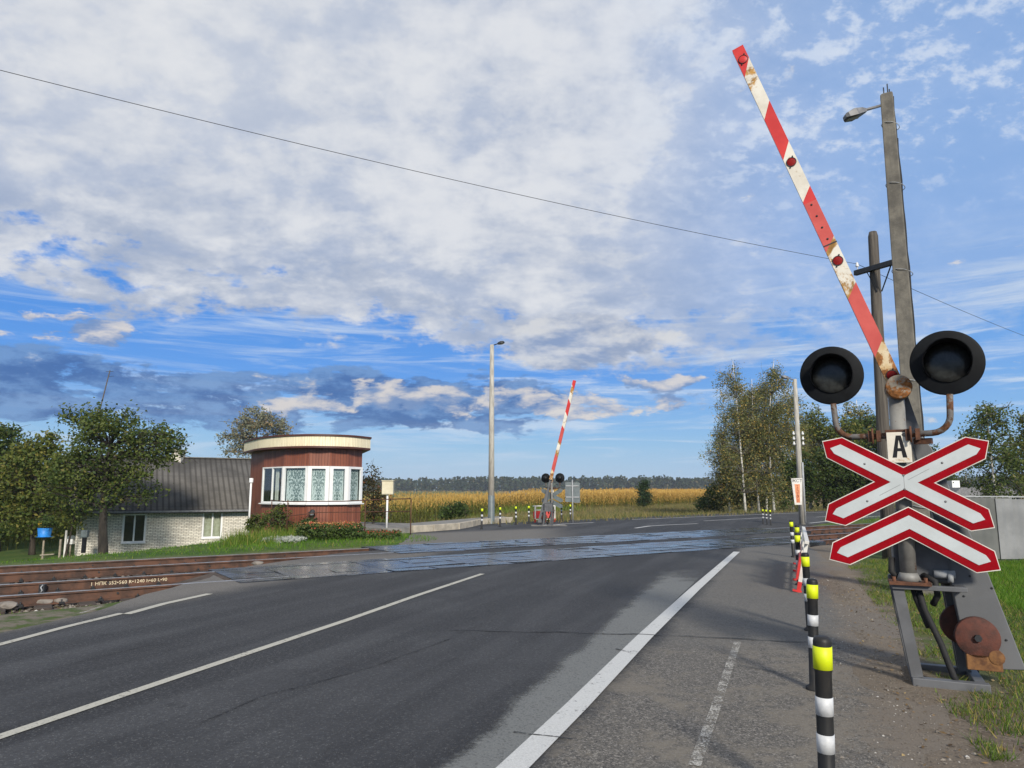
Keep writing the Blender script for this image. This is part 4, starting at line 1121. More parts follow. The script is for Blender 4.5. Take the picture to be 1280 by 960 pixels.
# concrete pad under the barrier
m = MB(); m.prism([(-0.10, -0.19), (0.20, -0.23), (0.56, -0.21), (0.66, 0.1), (0.62, 0.58), (-0.06, 0.56)], SIG, UX, UW, -0.3, -0.002); o = m.build('concrete_pad', M['concrete_pad'], bevel=0.03); tag(o, 'rough concrete pad under the near barrier frame', 'concrete pad')

# far side: copies turned about to face the other way
FAR = Vector((1.87, 33.6, 0.0))
def far_copy(o, label):
    c = copy_tree(o); c.location = FAR; c.rotation_euler = (0, 0, YAW + math.pi + R(10)); c.scale = (1.05,) * 3; c['label'] = label; return c
fs = far_copy(sig, 'crossing signal across the tracks seen from behind, its saltire grey')
fb = far_copy(bar, 'far raised barrier across the tracks, its thin striped boom against the sky')
fs.scale = fb.scale = (0.80,) * 3
for ch in fb.children:
    if ch.name.startswith('boom') and not ch.name.startswith('boom_socket'):
        bt_ = U(1119, 476, 0.10); B_ = Vector((bt_[0], 0.18, bt_[1])); s_ = 1.52; ry = Matrix.Rotation(R(4), 4, 'Y'); ch.scale = (s_,) * 3; ch.rotation_euler = (0, R(4), 0); ch.location = B_ - (ry @ B_) * s_
m = MB(); m.box(-1.0, -0.7, -0.3, 0.7, 0.7, 0.004); o = m.build('concrete_pad', M['concrete_pad'], bevel=0.03, loc=FAR); tag(o, 'pale concrete pad under the far barrier', 'concrete pad')

# ================================================================ guard fences (red and white)
def build_guard(label, L_, n_post, loc, rz):
    root = empty('guard_fence', loc, rz); tag(root, label, 'guard fence', 'red and white guard fences by the barriers')
    for k in range(n_post):
        y = L_ * k / (n_post - 1)
        m = MB(); m.box(-0.03, y - 0.03, 0, 0.03, y + 0.03, 0.84); p = m.build('post', M['white_paint'], root, bevel=0.006)
        m = MB(); m.box(-0.09, y - 0.035, 0, 0.05, y + 0.035, 0.03); m.box(-0.031, y - 0.031, 0.03, 0.031, y + 0.031, 0.17); m.build('foot', M['red_paint'], p)
    m = MB(); m.beam((0, -0.15, 0.82), (0, L_ + 0.15, 0.82), 0.07, 0.05); m.build('top_rail', M['white_paint'], root, bevel=0.005)
    for k in range(n_post - 1):
        y0, y1 = L_ * k / (n_post - 1) + 0.05, L_ * (k + 1) / (n_post - 1) - 0.05
        m = MB(); m.box(-0.070, y0 - 0.12, 0.20, -0.034, y1 + 0.12, 0.56, 0); m.build('panel', M['red_paint'] if k % 2 == 0 else M['red_faded'], root)
    m = MB(); m.beam((0, 0, 0.62), (0, L_, 0.62), 0.03, 0.03); m.beam((0, 0, 0.14), (0, L_, 0.14), 0.03, 0.03); m.build('mid_rail', M['white_paint'], root)
    return root
g0 = bl_pt(8.6, -0.17); ang = math.atan2(-0.367, 0.93)
gn = build_guard('red and white guard fence seen end-on among the near bollards', 4.6, 4, g0, ang); gn.rotation_euler = (0, R(12), ang)
gf = G(669, 653)
build_guard('small red and white guard fence in front of the far barrier', 1.3, 3, gf, math.atan2(-0.80, 0.60))

# ================================================================ bollards
def build_bollard():
    root = empty('bollard', (0, 0, 0)); H = 0.90; r = 0.041
    m = MB()
    m.lathe((0, 0, 0), EZ, [(0, 0.07), (0.02, 0.07), (0.04, r), (H - 0.18, r), (H - 0.165, r + 0.004), (H - 0.025, r + 0.004), (H - 0.008, r), (H, r - 0.012), (H, 0.0001)], 28)
    m.build('body', M['bollard_black'], root)
    for z0, z1, mt, rr in ((H - 0.160, H - 0.046, 'yellow', r + 0.0060), (H - 0.385, H - 0.295, 'bollard_white', r + 0.0022), (H - 0.565, H - 0.475, 'bollard_white', r + 0.0022)):
        m = MB(); m.lathe((0, 0, z0), EZ, [(0, rr - 0.004), (0.001, rr), (z1 - z0 - 0.001, rr), (z1 - z0, rr - 0.004)], 28); m.build('band', M[mt], root)
    return root
proto = build_bollard()
bl = []
near = [(1.585, 3.83), (2.525, 6.22), (3.53, 8.72), (5.02, 12.75), (6.08, 15.4), (6.95, 17.9)]
nl = ['nearest black and white bollard, cut off by the bottom of the photo', 'second black and white bollard directly behind the nearest one', 'third bollard, standing just in front of the red and white guard fence',
      'bollard beside the near end of the red and white guard fence', 'bollard at the far end of the red and white guard fence', 'last bollard of the near row, closest to the rails']
far = [G(602, 661.5), G(625, 658.2), G(645, 656), G(661, 654.6), G(689, 653.6), G(702, 651.8), G(713, 650.8)]
fl = ['bollard left of the tall lamp pole by the cream kerb', 'bollard just right of the tall lamp pole', 'bollard midway between the tall lamp pole and the far barrier', 'bollard touching the left end of the far guard fence', 'bollard at the foot of the far signal mast',
      'bollard right of the far signal, nearer to it', 'bollard under the grey back of the road sign']
far3 = [G(954, 655), G(959, 655.8), G(963.5, 656.6)]
f3 = ['leftmost of three small bollards across the road in front of the birches', 'middle of three small bollards across the road in front of the birches', 'rightmost of three small bollards across the road in front of the birches']
k = 0
for pts, labs, grp, sc in ((near, nl, 'bollards along the near path', 1), (far, fl, 'bollards by the far barrier', 1), (far3, f3, 'bollards across the road', 0.82)):
    for p, lb in zip(pts, labs):
        o = proto if k == 0 else copy_tree(proto); k += 1
        o.location = (p[0], p[1], 0.0); o.scale = (sc, sc, sc); rr = random.Random(k)
        o.rotation_euler = (R(rr.uniform(-1.6, 1.6)), R(rr.uniform(-1.6, 1.6)), rr.uniform(0, 6))
        tag(o, lb, 'bollard', grp)

# ================================================================ poles and wires
def lamp_head(root, p0, p1, mat='lamp_grey'):
    """arm from p0 to the head near p1 (relative)"""
    p0 = Vector(p0); p1 = Vector(p1); a = (p1 - p0); L_ = a.length; a.normalize(); up = Vector((0, 0, 1))
    m = MB(); m.tube([p0, p0 + a * L_ * 0.62], 0.025, 10); m.build('lamp_arm', M[mat], root)
    x_ = a; y_ = up.cross(a).normalized(); z_ = x_.cross(y_)
    def q(u, v, w): return p0 + x_ * u + y_ * v + z_ * w
    b, e = L_ * 0.45, L_ * 1.0
    m = MB(); V = []
    for t, hw, zt_, zb in ((0, 0.035, 0.035, -0.04), (0.2, 0.085, 0.06, -0.06), (0.55, 0.13, 0.07, -0.085), (0.9, 0.11, 0.03, -0.075), (1.0, 0.06, -0.01, -0.055)):
        u = b + (e - b) * t
        V += [q(u, -hw, zb), q(u, hw, zb), q(u, hw * 0.85, zt_ * 0.6), q(u, hw * 0.3, zt_), q(u, -hw * 0.3, zt_), q(u, -hw * 0.85, zt_ * 0.6)]
    Fc = [tuple(range(6))[::-1], tuple(24 + k for k in range(6))]
    for i in range(4):
        for k in range(6): Fc.append((i * 6 + k, i * 6 + (k + 1) % 6, i * 6 + 6 + (k + 1) % 6, i * 6 + 6 + k))
    m.add(V, Fc); hd = m.build('lamp_head', M[mat], root)
    m = MB(); m.add([q(b + (e - b) * 0.35, -0.07, -0.09), q(b + (e - b) * 0.35, 0.07, -0.09), q(b + (e - b) * 0.95, 0.055, -0.09), q(b + (e - b) * 0.95, -0.055, -0.09)], [(0, 1, 2, 3)]); m.build('lamp_glass', M['lamp_glass'], hd)
def taper_pole(root, pts, rr, n, mat, name='pole', flat=False):
    m = MB(); m.tube(pts, rr, n, 0, True, not flat); return m.build(name, M[mat], root)
# near concrete pole: trapezoid section, leaning with the photograph
Yp = 11.6; pb = Vector(D(1158, 736, Yp)); pb.z = -0.02; ptp = D(1108.5, 118, Yp)
root = empty('street_lamp', pb); tag(root, 'near weathered concrete street lamp rising behind the signal with a lamp at its top', 'street lamp')
Ht = ptp - pb; ya = R(-34)
m = MB(); V = []
for t, wa, wb, dep in ((0, 0.30, 0.20, 0.30), (0.997, 0.20, 0.14, 0.20), (1.0, 0.16, 0.10, 0.16)):
    c0 = Ht * t
    if t == 0: c0 = c0 - Vector((0, 0, 0.4))
    for x_, y_ in ((-wa / 2, -dep / 2), (wa / 2, -dep / 2), (wb / 2 + 0.02, dep / 2), (-wb / 2 - 0.02, dep / 2)):
        V.append(c0 + Vector((x_ * math.cos(ya) - y_ * math.sin(ya), x_ * math.sin(ya) + y_ * math.cos(ya), 0)))
Fc = [(3, 2, 1, 0), (8, 9, 10, 11)]
for i in range(2):
    for k in range(4): Fc.append((i * 4 + k, i * 4 + (k + 1) % 4, i * 4 + 4 + (k + 1) % 4, i * 4 + 4 + k))
m.add(V, Fc); m.build('pole', M['pole_concrete'], root, bevel=0.02)
# black cable down the right side, strapped at intervals
rr_ = random.Random(9); m = MB(); pts = []
for k in range(34):
    t = k / 33; wob_ = 0.012 * math.sin(k * 1.9) + rr_.uniform(-0.008, 0.008); hw = 0.140 * (1 - t) + 0.088 * t
    pts.append(Ht * (t * 0.995) + Vector((hw + 0.012 + wob_ * 0.6, 0.0, 0)))
m.tube(pts, 0.020, 8)
m.tube([p + Vector((0.03, 0.02, 0)) for p in pts[:-3]], 0.016, 8); m.build('cable', M['rubber'], root)
for t in (0.16, 0.40, 0.62, 0.80, 0.93):
    hw = 0.16 * (1 - t) + 0.11 * t; m = MB(); c0 = Ht * t; loop = []
    for k in range(17):
        q_ = 2 * math.pi * k / 16; loop.append(c0 + Vector((hw * 1.22 * math.cos(q_) + 0.02, hw * 1.15 * math.sin(q_), -0.05 * math.cos(q_))))
    m.tube(loop, 0.006, 6, 0, False); m.build('strap', M['grey_light'], root)
m = MB()
for dx, h in ((-0.05, 0.13), (0.02, 0.20), (0.05, 0.10)): m.tube([Ht + Vector((dx, 0, -0.05)), Ht + Vector((dx, 0, h))], 0.010, 6)
m.build('rebar', M['dark_metal'], root)
lamp_head(root, Ht + Vector((-0.08, 0, -0.20)), D(1055, 145, Yp) - pb)
# wooden pole with cross arm behind it
Yw = 17.4; wb_ = Vector(D(1112, 696, Yw)); wb_.z = hz(wb_.x, wb_.y) - 0.05; wt = D(1091, 290, Yw)
root = empty('utility_pole', wb_); tag(root, 'dark wooden utility pole with a cross arm, left of the concrete street lamp', 'utility pole')
taper_pole(root, [(0, 0, 0)] + [(wt - wb_) * t for t in (0.25, 0.5, 0.75, 0.985, 1.0)], [0.165, 0.155, 0.142, 0.128, 0.118, 0.09], 20, 'pole_wood')
a0 = D(1065, 344, Yw + 0.55) - wb_; a1 = D(1121, 328, Yw - 0.75) - wb_
off_ = Vector((0, -0.17, 0)); m = MB(); m.beam(a0 + off_, a1 + off_, 0.11, 0.13); m.build('cross_arm', M['wood_arm'] if 'wood_arm' in M else M['dark_metal'], root, bevel=0.008)
pm = (wt - wb_) * ((D(1093, 352, Yw) - wb_).z / (wt - wb_).z)
m = MB(); m.beam(a0.lerp(a1, 0.25) + off_, pm + Vector((-0.05, -0.15, -0.30)), 0.03, 0.012); m.beam(a0.lerp(a1, 0.82) + off_, pm + Vector((0.06, -0.15, -0.30)), 0.03, 0.012); m.build('brace', M['dark_metal'], root)
ins = a0.lerp(a1, 0.06) + off_ + Vector((0, 0, 0.06))
m = MB(); m.tube([ins, ins + Vector((0, 0, 0.10))], 0.010, 6); m.lathe(ins + Vector((0, 0, 0.09)), EZ, [(0, 0.03), (0.02, 0.045), (0.05, 0.04), (0.06, 0.028), (0.09, 0.035), (0.12, 0.02), (0.125, 0.0001)], 14); m.build('insulator', M['porcelain'], root)
WI = wb_ + ins + Vector((0, 0, 0.17))
def wire(name, a, b, sag, label, r=0.011):
    m = MB(); pts = []
    for k in range(41):
        t = k / 40; p = a.lerp(b, t); p.z -= sag * 4 * t * (1 - t); pts.append(p)
    m.tube(pts, r, 6); return tag(m.build(name, M['wire']), label, 'wire', 'overhead wires')
wl = D(-330, -8, 9.0); wm = D(640, 238, 12.95)
wire('overhead_wire', WI, wl + (wl - WI) * 0.15, 0.28, 'long thin overhead wire crossing the sky down to the wooden pole', 0.0055)
we = D(1280, 412, 26.0); wire('overhead_wire', WI, we + (we - WI) * 1.2, 0.25, 'short overhead wire leaving the wooden pole towards the right', 0.0065)
# tall lamp pole beyond the tracks
p = G(614, 654.5); root = empty('street_lamp', (p.x, p.y, 0)); tag(root, 'tall slim concrete street lamp beside the far barrier', 'street lamp', 'slim street lamps beyond the tracks')
Hp = D(615.5, 431, p.y).z
taper_pole(root, [(0, 0, 0), (0, 0, Hp)], [0.165, 0.105], 10, 'pole_light')
m = MB(); m.lathe((0, 0, 0), EZ, [(0, 0.18), (0.02, 0.172), (1.35, 0.168), (1.36, 0.16)], 14); m.build('pole_base', M['sign_back'], root)
lamp_head(root, (0, 0, Hp - 0.05), (0.62, -0.15, Hp + 0.15), 'dark_metal')
# second one, with a sign and insulators
p = G(1003, 655.5); root = empty('street_lamp', (p.x, p.y, 0)); tag(root, 'slim street lamp with a tapering white sign and insulators in front of the birches', 'street lamp', 'slim street lamps beyond the tracks')
tp_ = D(993.5, 474, p.y) - Vector((p.x, p.y, 0))
taper_pole(root, [(0, 0, 0), tp_ * 0.5, tp_], [0.15, 0.125, 0.09], 10, 'pole_light')
m = MB()
for t in (0.30, 0.335, 0.37):
    pass
for zi in (0.55, 0.585, 0.62):
    c0 = tp_ * zi
    for sx in (-1, 1): m.lathe(c0 + Vector((sx * 0.22, -0.05, -0.08)), EZ, [(0, 0.03), (0.03, 0.06), (0.08, 0.06), (0.1, 0.035), (0.16, 0.045), (0.17, 0.0001)], 10)
m.build('insulator', M['porcelain'], root)
m = MB()
for zi in (0.55, 0.585, 0.62):
    c0 = tp_ * zi; m.beam(c0 + Vector((-0.24, -0.05, -0.08)), c0 + Vector((0.24, -0.05, -0.08)), 0.03, 0.03)
m.build('insulator_bracket', M['dark_metal'], root)
lamp_head(root, tp_ + Vector((0, 0, -0.05)), tp_ + Vector((-0.68, -0.1, 0.16)), 'lamp_grey')
m = MB(); m.tube([(0.10, -0.12, 0.1), tp_ * 0.42 + Vector((0.10, -0.14, 0))], 0.05, 8); m.build('conduit', M['grey_light'], root)
sy = p.y - 0.32
c4 = [D(989, 598, sy), D(1003, 597.5, sy), D(1002.5, 631, sy), D(993.5, 631, sy)]
off2 = Vector((p.x, p.y, 0)); c4 = [q - off2 for q in c4]
m = MB(); bk_ = [q + Vector((0, 0.03, 0)) for q in c4]
m.add(c4 + bk_, [(0, 3, 2, 1), (4, 5, 6, 7), (0, 1, 5, 4), (1, 2, 6, 5), (2, 3, 7, 6), (3, 0, 4, 7)]); sg = m.build('pole_sign', M['sign_cream'] if 'sign_cream' in M else M['white_paint'], root)
Mx = Matrix((Vector(EX), Vector(EZ), Vector((0, -1, 0)))).transposed().to_4x4(); Mx.translation = (c4[0] + c4[1]) / 2 + Vector((0, -0.004, -0.13))
text_obj('lettering', 'ЖСТ', 0.20, Mx, M['black_plastic'], sg, 1, 0, 'CENTER', 1.1)
m = MB(); ca = (c4[0] + c4[1]) / 2; cb = (c4[2] + c4[3]) / 2
m.add([ca + Vector((-0.13, -0.003, -0.28)), ca + Vector((0.13, -0.003, -0.28)), cb + Vector((0.085, -0.003, 0.10)), cb + Vector((-0.085, -0.003, 0.10))], [(3, 2, 1, 0)]); m.build('orange_panel', simple('orange_panel', (0.62, 0.27, 0.13), (0.55, 0.2, 0.09), 4, 0.6), sg)
for k, ch in enumerate('ТЕЛЕФОН'):
    q = ca.lerp(cb, 0.32 + 0.092 * k); Mx.translation = q + Vector((0, -0.006, 0)); text_obj('lettering', ch, 0.17, Mx, simple('sign_letter', (0.30, 0.035, 0.01)) if k == 0 else bpy.data.materials['sign_letter'], sg, 1, 0, 'CENTER', 1.0)
# road sign seen from behind
Ys = 36.5; p = D(716, 650, Ys); root = empty('road_sign', (p.x, p.y, 0)); tag(root, 'two grey road sign plates on one post seen from behind', 'road sign')
zt = D(716, 600, Ys).z; m = MB(); m.tube([(0, 0, 0), (0, 0, zt)], 0.032, 10); m.build('post', M['grey_light'], root)
for (xa, xb, za, zb, yy) in ((706.5, 715.6, 602.5, 627.5, 0.04), (716.4, 725, 603.0, 628.5, 0.04)):
    x0 = D(xa, 610, Ys).x - p.x; x1 = D(xb, 610, Ys).x - p.x; z1 = D(716, za, Ys).z; z0 = D(716, zb, Ys).z; m = MB()
    flat_prism(m, [(x0 + .04, z0), (x1 - .04, z0), (x1, z0 + .04), (x1, z1 - .04), (x1 - .04, z1), (x0 + .04, z1), (x0, z1 - .04), (x0, z0 + .04)], 0, 0, yy, yy + 0.02); m.build('sign_plate', M['sign_back'], root)
m = MB(); z0 = D(716, 622, Ys).z; m.box(-0.33, 0.0, z0, 0.33, 0.036, z0 + 0.05); z0 = D(716, 608, Ys).z; m.box(-0.33, 0.0, z0, 0.33, 0.036, z0 + 0.05); m.build('clamp', M['grey_light'], root)
# sheet metal fence, right
xf0 = D(1186, 650, 17.6).x
root = empty('metal_fence', (xf0, 17.6, 0)); tag(root, 'grey sheet metal fence at the right edge behind the barrier arm', 'fence')
zz = hz(xf0 + 1, 17.6)
def panel(x0, x1, z1a, z1b, mt, y=0.0):
    m = MB(); n = max(4, int((x1 - x0) / 0.045)); V = []
    for k in range(n + 1):
        x = x0 + (x1 - x0) * k / n; dy = 0.005 * math.sin(k * 1.57)
        V += [(x, y + dy, zz + 0.02), (x, y + dy, z1a + (z1b - z1a) * k / n), (x, y + dy + 0.004, z1a + (z1b - z1a) * k / n), (x, y + dy + 0.004, zz + 0.02)]
    Fc = []
    for k in range(n):
        for j in range(4): Fc.append((k * 4 + j, k * 4 + 4 + j, k * 4 + 4 + (j + 1) % 4, k * 4 + (j + 1) % 4))
    m.add(V, Fc); return m.build('panel', M[mt], root)
zt1 = D(1200, 621.5, 17.6).z; zt2 = D(1280, 624, 17.6).z
panel(-1.2, D(1246, 650, 17.6).x - xf0, zt1 + 0.03, zt2 + 0.03, 'fence_dark', -0.02); panel(D(1246, 650, 17.6).x - xf0 - 0.02, D(1266, 650, 17.6).x - xf0, zt2 + 0.02, zt2 + 0.02, 'fence_metal', -0.05)
for k in range(4):
    x0 = D(1266, 650, 17.6).x - xf0 + k * 1.5; panel(x0, x0 + 1.48, zt2, zt2 - 0.01, 'fence_metal', 0.0)
for k in range(6):
    x = -1.2 + 1.5 * k; m = MB(); m.box(x - 0.03, 0.02, zz, x + 0.03, 0.08, zt2 + 0.03); m.build('post', M['grey_paint'], root)
m = MB(); m.beam((-1.2, 0, zt1 + 0.035), (6.5, 0, zt2 + 0.02), 0.07, 0.03); m.build('cap_rail', M['grey_light'], root)
# ================================================================ buildings
def uv_walls(o):
    me = o.data; uv = me.uv_layers.new(name='UVMap'); me.update()
    for p in me.polygons:
        n = p.normal
        if abs(n.z) > 0.98: t = Vector((1, 0, 0)); b = Vector((0, 1, 0))
        else:
            t = Vector((0, 0, 1)).cross(n).normalized(); b = n.cross(t)
        for li in p.loop_indices:
            co = me.vertices[me.loops[li].vertex_index].co
            uv.data[li].uv = (co.dot(t) + 100, co.dot(b) + 100)
    return o
def uv_quad(o):
    me = o.data; uv = me.uv_layers.new(name='UVMap')
    for p in me.polygons:
        for k, li in enumerate(p.loop_indices): uv.data[li].uv = ((0, 0), (1, 0), (1, 1), (0, 1))[k % 4]
    return o
# ---- crossing keeper's post
def PXY(px, Y): 
    q = D(px, 612, Y); return Vector((q.x, Y, 0))
plan = [PXY(312, 31.6), PXY(328.5, 29.3), PXY(354, 28.1), PXY(384.5, 27.65), PXY(411, 27.75), PXY(434, 28.2), PXY(451.5, 29.0)]
back = [plan[-1] + Vector((-1.1, 3.4, 0)), plan[0] + Vector((1.4, 2.6, 0))]
full = plan + back
bc_ = sum(full, Vector()) / len(full)
root = empty('crossing_post', (bc_.x, bc_.y, 0)); tag(root, 'brown clad crossing keeper post with curved window front and cream fascia', 'building')
RO = Vector((bc_.x, bc_.y, 0))
Z0, ZS, ZW, ZR = 0.0, 1.115, 2.55, 3.24
m = MB()
loc = [p - RO for p in full]; n = len(loc)
def wallband(m, a, b, z0, z1, mi=0): m.add([(a.x, a.y, z0), (b.x, b.y, z0), (b.x, b.y, z1), (a.x, a.y, z1)], [(0, 1, 2, 3)], mi)
for i in range(n):
    a, b = loc[i], loc[(i + 1) % n]
    wallband(m, a, b, Z0 - 0.6, ZS); wallband(m, a, b, ZW, ZR + 0.05)
    if not (1 <= i <= 5): wallband(m, a, b, ZS, ZW)
# the inside: floor-to-ceiling dark back wall
o = m.build('wall', M['cladding'], root); uv_walls(o)
cen = sum(loc, Vector()) / n
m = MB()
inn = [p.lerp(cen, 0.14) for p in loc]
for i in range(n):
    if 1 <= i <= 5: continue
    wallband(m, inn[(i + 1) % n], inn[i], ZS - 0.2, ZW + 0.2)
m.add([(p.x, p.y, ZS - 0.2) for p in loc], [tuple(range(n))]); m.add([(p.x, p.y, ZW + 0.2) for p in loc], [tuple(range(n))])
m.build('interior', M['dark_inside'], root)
# windows in the facets
def window(parent, a, b, z0, z1, fr, panes, curtain, mull=0.0, white='white_clean', inset=0.0, extra=None, dep=0.07):
    """a->b bottom corners of the opening seen left to right; panes = number of lights"""
    d = (b - a); L_ = d.length; d.normalize(); nrm = Vector((d.y, -d.x, 0))      # towards the viewer
    def q(u, w, z): p = a + d * u + nrm * w; return (p.x, p.y, z)
    m = MB()
    def bar(u0, u1, za, zb, w0=-dep / 2, w1=dep / 2):
        V = [q(u0, w0, za), q(u1, w0, za), q(u1, w1, za), q(u0, w1, za), q(u0, w0, zb), q(u1, w0, zb), q(u1, w1, zb), q(u0, w1, zb)]
        m.add(V, [(0, 1, 2, 3), (7, 6, 5, 4), (0, 4, 5, 1), (1, 5, 6, 2), (2, 6, 7, 3), (3, 7, 4, 0)])
    bar(0, fr, z0, z1); bar(L_ - fr, L_, z0, z1); bar(fr, L_ - fr, z0, z0 + fr * 0.85); bar(fr, L_ - fr, z1 - fr * 0.7, z1)
    for k in range(1, panes):
        u = fr + (L_ - 2 * fr) * k / panes; bar(u - mull / 2, u + mull / 2, z0 + fr * 0.85, z1 - fr * 0.7)
    bar(-0.02, L_ + 0.02, z0 - 0.045, z0 - 0.003, -0.02, dep / 2 + 0.09)
    w_ = m.build('window', M[white], parent)
    m = MB(); m.add([q(fr, 0.0, z0 + fr * .8), q(L_ - fr, 0.0, z0 + fr * .8), q(L_ - fr, 0.0, z1 - fr * .6), q(fr, 0.0, z1 - fr * .6)], [(0, 1, 2, 3)]); m.build('pane', M['glass'], w_)
    if curtain:
        sp = curtain[1]
        for (ua, ub) in sp:
            m = MB(); u0 = fr + (L_ - 2 * fr) * ua; u1 = fr + (L_ - 2 * fr) * ub
            if curtain[0] == 'lace':
                m.add([q(u0, -0.09, z0 + 0.02), q(u1, -0.09, z0 + 0.02), q(u1, -0.09, z1 - 0.02), q(u0, -0.09, z1 - 0.02)], [(0, 1, 2, 3)]); uv_quad(m.build('curtain', M['lace'], w_))
            else:
                N = 14; V = []
                for k in range(N + 1):
                    u = u0 + (u1 - u0) * k / N; w = -0.12 + 0.025 * math.sin(k * 1.7)
                    V += [q(u, w, z0 + 0.02), q(u, w, z1 - 0.02)]
                m.add(V, [(2 * k, 2 * k + 2, 2 * k + 3, 2 * k + 1) for k in range(N)], 0, True); m.build('curtain', M[curtain[0]], w_)
    return w_
M['curtain_white'] = simple('curtain_white', (0.55, 0.54, 0.48), (0.42, 0.41, 0.36), 9, 0.9)
specs = [(1, 0.075, 2, 0.06, ('curtain_white', [(0.52, 0.66)])), (2, 0.10, 1, 0, ('lace', [(0, 1)])), (3, 0.14, 1, 0, ('lace', [(0, 1)])), (4, 0.14, 1, 0, ('lace', [(0, 1)])), (5, 0.13, 1, 0, ('lace', [(0, 1)]))]
for i, fr, pn, mu, cur in specs:
    a, b = loc[i], loc[i + 1]; nn = (b - a).normalized(); nv = Vector((nn.y, -nn.x, 0))
    window(root, a + nv * 0.02, b + nv * 0.02, ZS, ZW, fr, pn, cur, mu)
# roof with deep cream fascia, smooth in plan
def offset_plan(P, o):
    out = []
    for i, p in enumerate(P):
        a = (P[i] - P[i - 1]).normalized(); b = (P[(i + 1) % len(P)] - P[i]).normalized()
        na = Vector((a.y, -a.x, 0)); nb = Vector((b.y, -b.x, 0)); v = (na + nb).normalized(); out.append(p + v * o / max(0.35, v.dot(na)))
    return out
op = offset_plan(loc, 0.30)
def smooth_front(P, k):   # Catmull-Rom through the curved front
    out = []; Q = [P[0]] + P[:k + 1] + [P[k]]
    for i in range(1, len(Q) - 2):
        for t in np.linspace(0, 1, 6, endpoint=False):
            p0, p1, p2, p3 = Q[i - 1], Q[i], Q[i + 1], Q[i + 2]
            out.append(0.5 * ((2 * p1) + (p2 - p0) * t + (2 * p0 - 5 * p1 + 4 * p2 - p3) * t * t + (3 * p1 - p0 - 3 * p2 + p3) * t * t * t))
    return out + [P[k]] + P[k + 1:]
rp = smooth_front(op, 6); nr = len(rp)
m = MB()
for i in range(nr): wallband(m, rp[i], rp[(i + 1) % nr], ZR + 0.06, 3.70)
m.add([(p.x, p.y, ZR + 0.06) for p in rp], [tuple(range(nr))[::-1]]); m.add([(p.x, p.y, 3.70) for p in rp], [tuple(range(nr))])
uv_walls(m.build('fascia', M['fascia'], root))
m = MB()
def band(P, Q, z0, z1):
    for i in range(len(P)):
        j = (i + 1) % len(P); wallband(m, Q[i], Q[j], z0, z1)
    m.add([(p.x, p.y, z1) for p in Q], [tuple(range(len(Q)))]); m.add([(p.x, p.y, z0) for p in Q], [tuple(range(len(Q)))[::-1]])
rq = [p + (p - cen).normalized() * 0.05 for p in rp]
band(rp, rq, 3.70, 3.77); m.build('roof', M['brown_trim'], root)
m = MB(); rz_ = [p + (p - cen).normalized() * 0.012 for p in rp]; band(rp, rz_, ZR + 0.0, ZR + 0.075); m.build('soffit_trim', M['brown_trim'], root)
# lamp below the windows
a, b = loc[3], loc[4]; nn = (b - a).normalized(); nv = Vector((nn.y, -nn.x, 0)); q = a.lerp(b, 0.28) + nv * 0.02
lp = empty('wall_lamp', q + Vector((0, 0, 0.80))); lp.parent = root
m = MB(); m.lathe((0, 0, 0), nv, [(0, 0.09), (0.05, 0.10), (0.05, 0.0001)], 14); m.tube([nv * 0.05, nv * 0.20 + Vector((0, 0, 0.03))], 0.02, 8)
m.lathe(nv * 0.2 + Vector((0, 0, 0.04)), (0, 0, -1), [(0, 0.02), (0.03, 0.12), (0.07, 0.14), (0.08, 0.0001)], 16); m.build('lamp_body', M['dark_metal'], lp)
m = MB(); m.lathe(nv * 0.2 + Vector((0, 0, -0.04)), (0, 0, -1), [(0, 0.09), (0.06, 0.08), (0.09, 0.04), (0.1, 0.0001)], 14); m.build('globe', M['lamp_glass'], lp)
bpy.data.objects.remove(lp) if False else None
# white capped vent pipe left of it
p = PXY(313.5, 28.6); root = empty('vent_pipe', (p.x, p.y, -0.2)); tag(root, 'thin white capped pipe standing at the left corner of the brown post', 'pipe')
ht = D(313.5, 600, 28.6).z + 0.2
m = MB(); m.tube([(0, 0, 0), (0, 0, ht)], 0.04, 10); m.build('pipe', M['white_clean'], root); m = MB(); m.lathe((0, 0, ht - 0.1), EZ, [(0, 0.08), (0.17, 0.08), (0.18, 0.0001)], 12); m.build('cap', M['white_clean'], root)
M['rust_dark'] = simple('rust_dark', (0.10, 0.042, 0.022), (0.05, 0.022, 0.014), 9, 0.85)
# rusty pipe railing in front of the post
Yr = 26.3
def RP(px, py, Y=Yr): q = D(px, py, Y); return q
root = empty('pipe_railing', (PXY(430, Yr).x, Yr, 0)); tag(root, 'rusty thin pipe railing running in front of the brown post to its right corner', 'railing')
ro = Vector(root.location)
ra = [(338, 625.5, 27.6), (360, 627, 26.6), (430, 626.5, 26.2), (480, 624.2, 26.4), (514, 623.3, 26.8)]
rb = [(338, 645, 27.6), (360, 645, 26.6), (400, 640.5, 26.3), (455, 640, 26.3), (514, 639, 26.8)]
m = MB(); m.tube([RP(*q) - ro for q in ra], 0.019, 8); m.build('top_rail', M['rust_dark'], root)
m = MB(); m.tube([RP(*q) - ro for q in rb], 0.015, 8); m.build('mid_rail', M['rust_dark'], root)
for px, Y in ((340, 27.5), (360, 26.6), (457, 26.3), (514, 26.8)):
    t = RP(px, 624.5, Y) - ro; m = MB(); m.tube([(t.x, t.y, -0.1), t], 0.020, 8); m.build('post', M['rust_dark'], root)
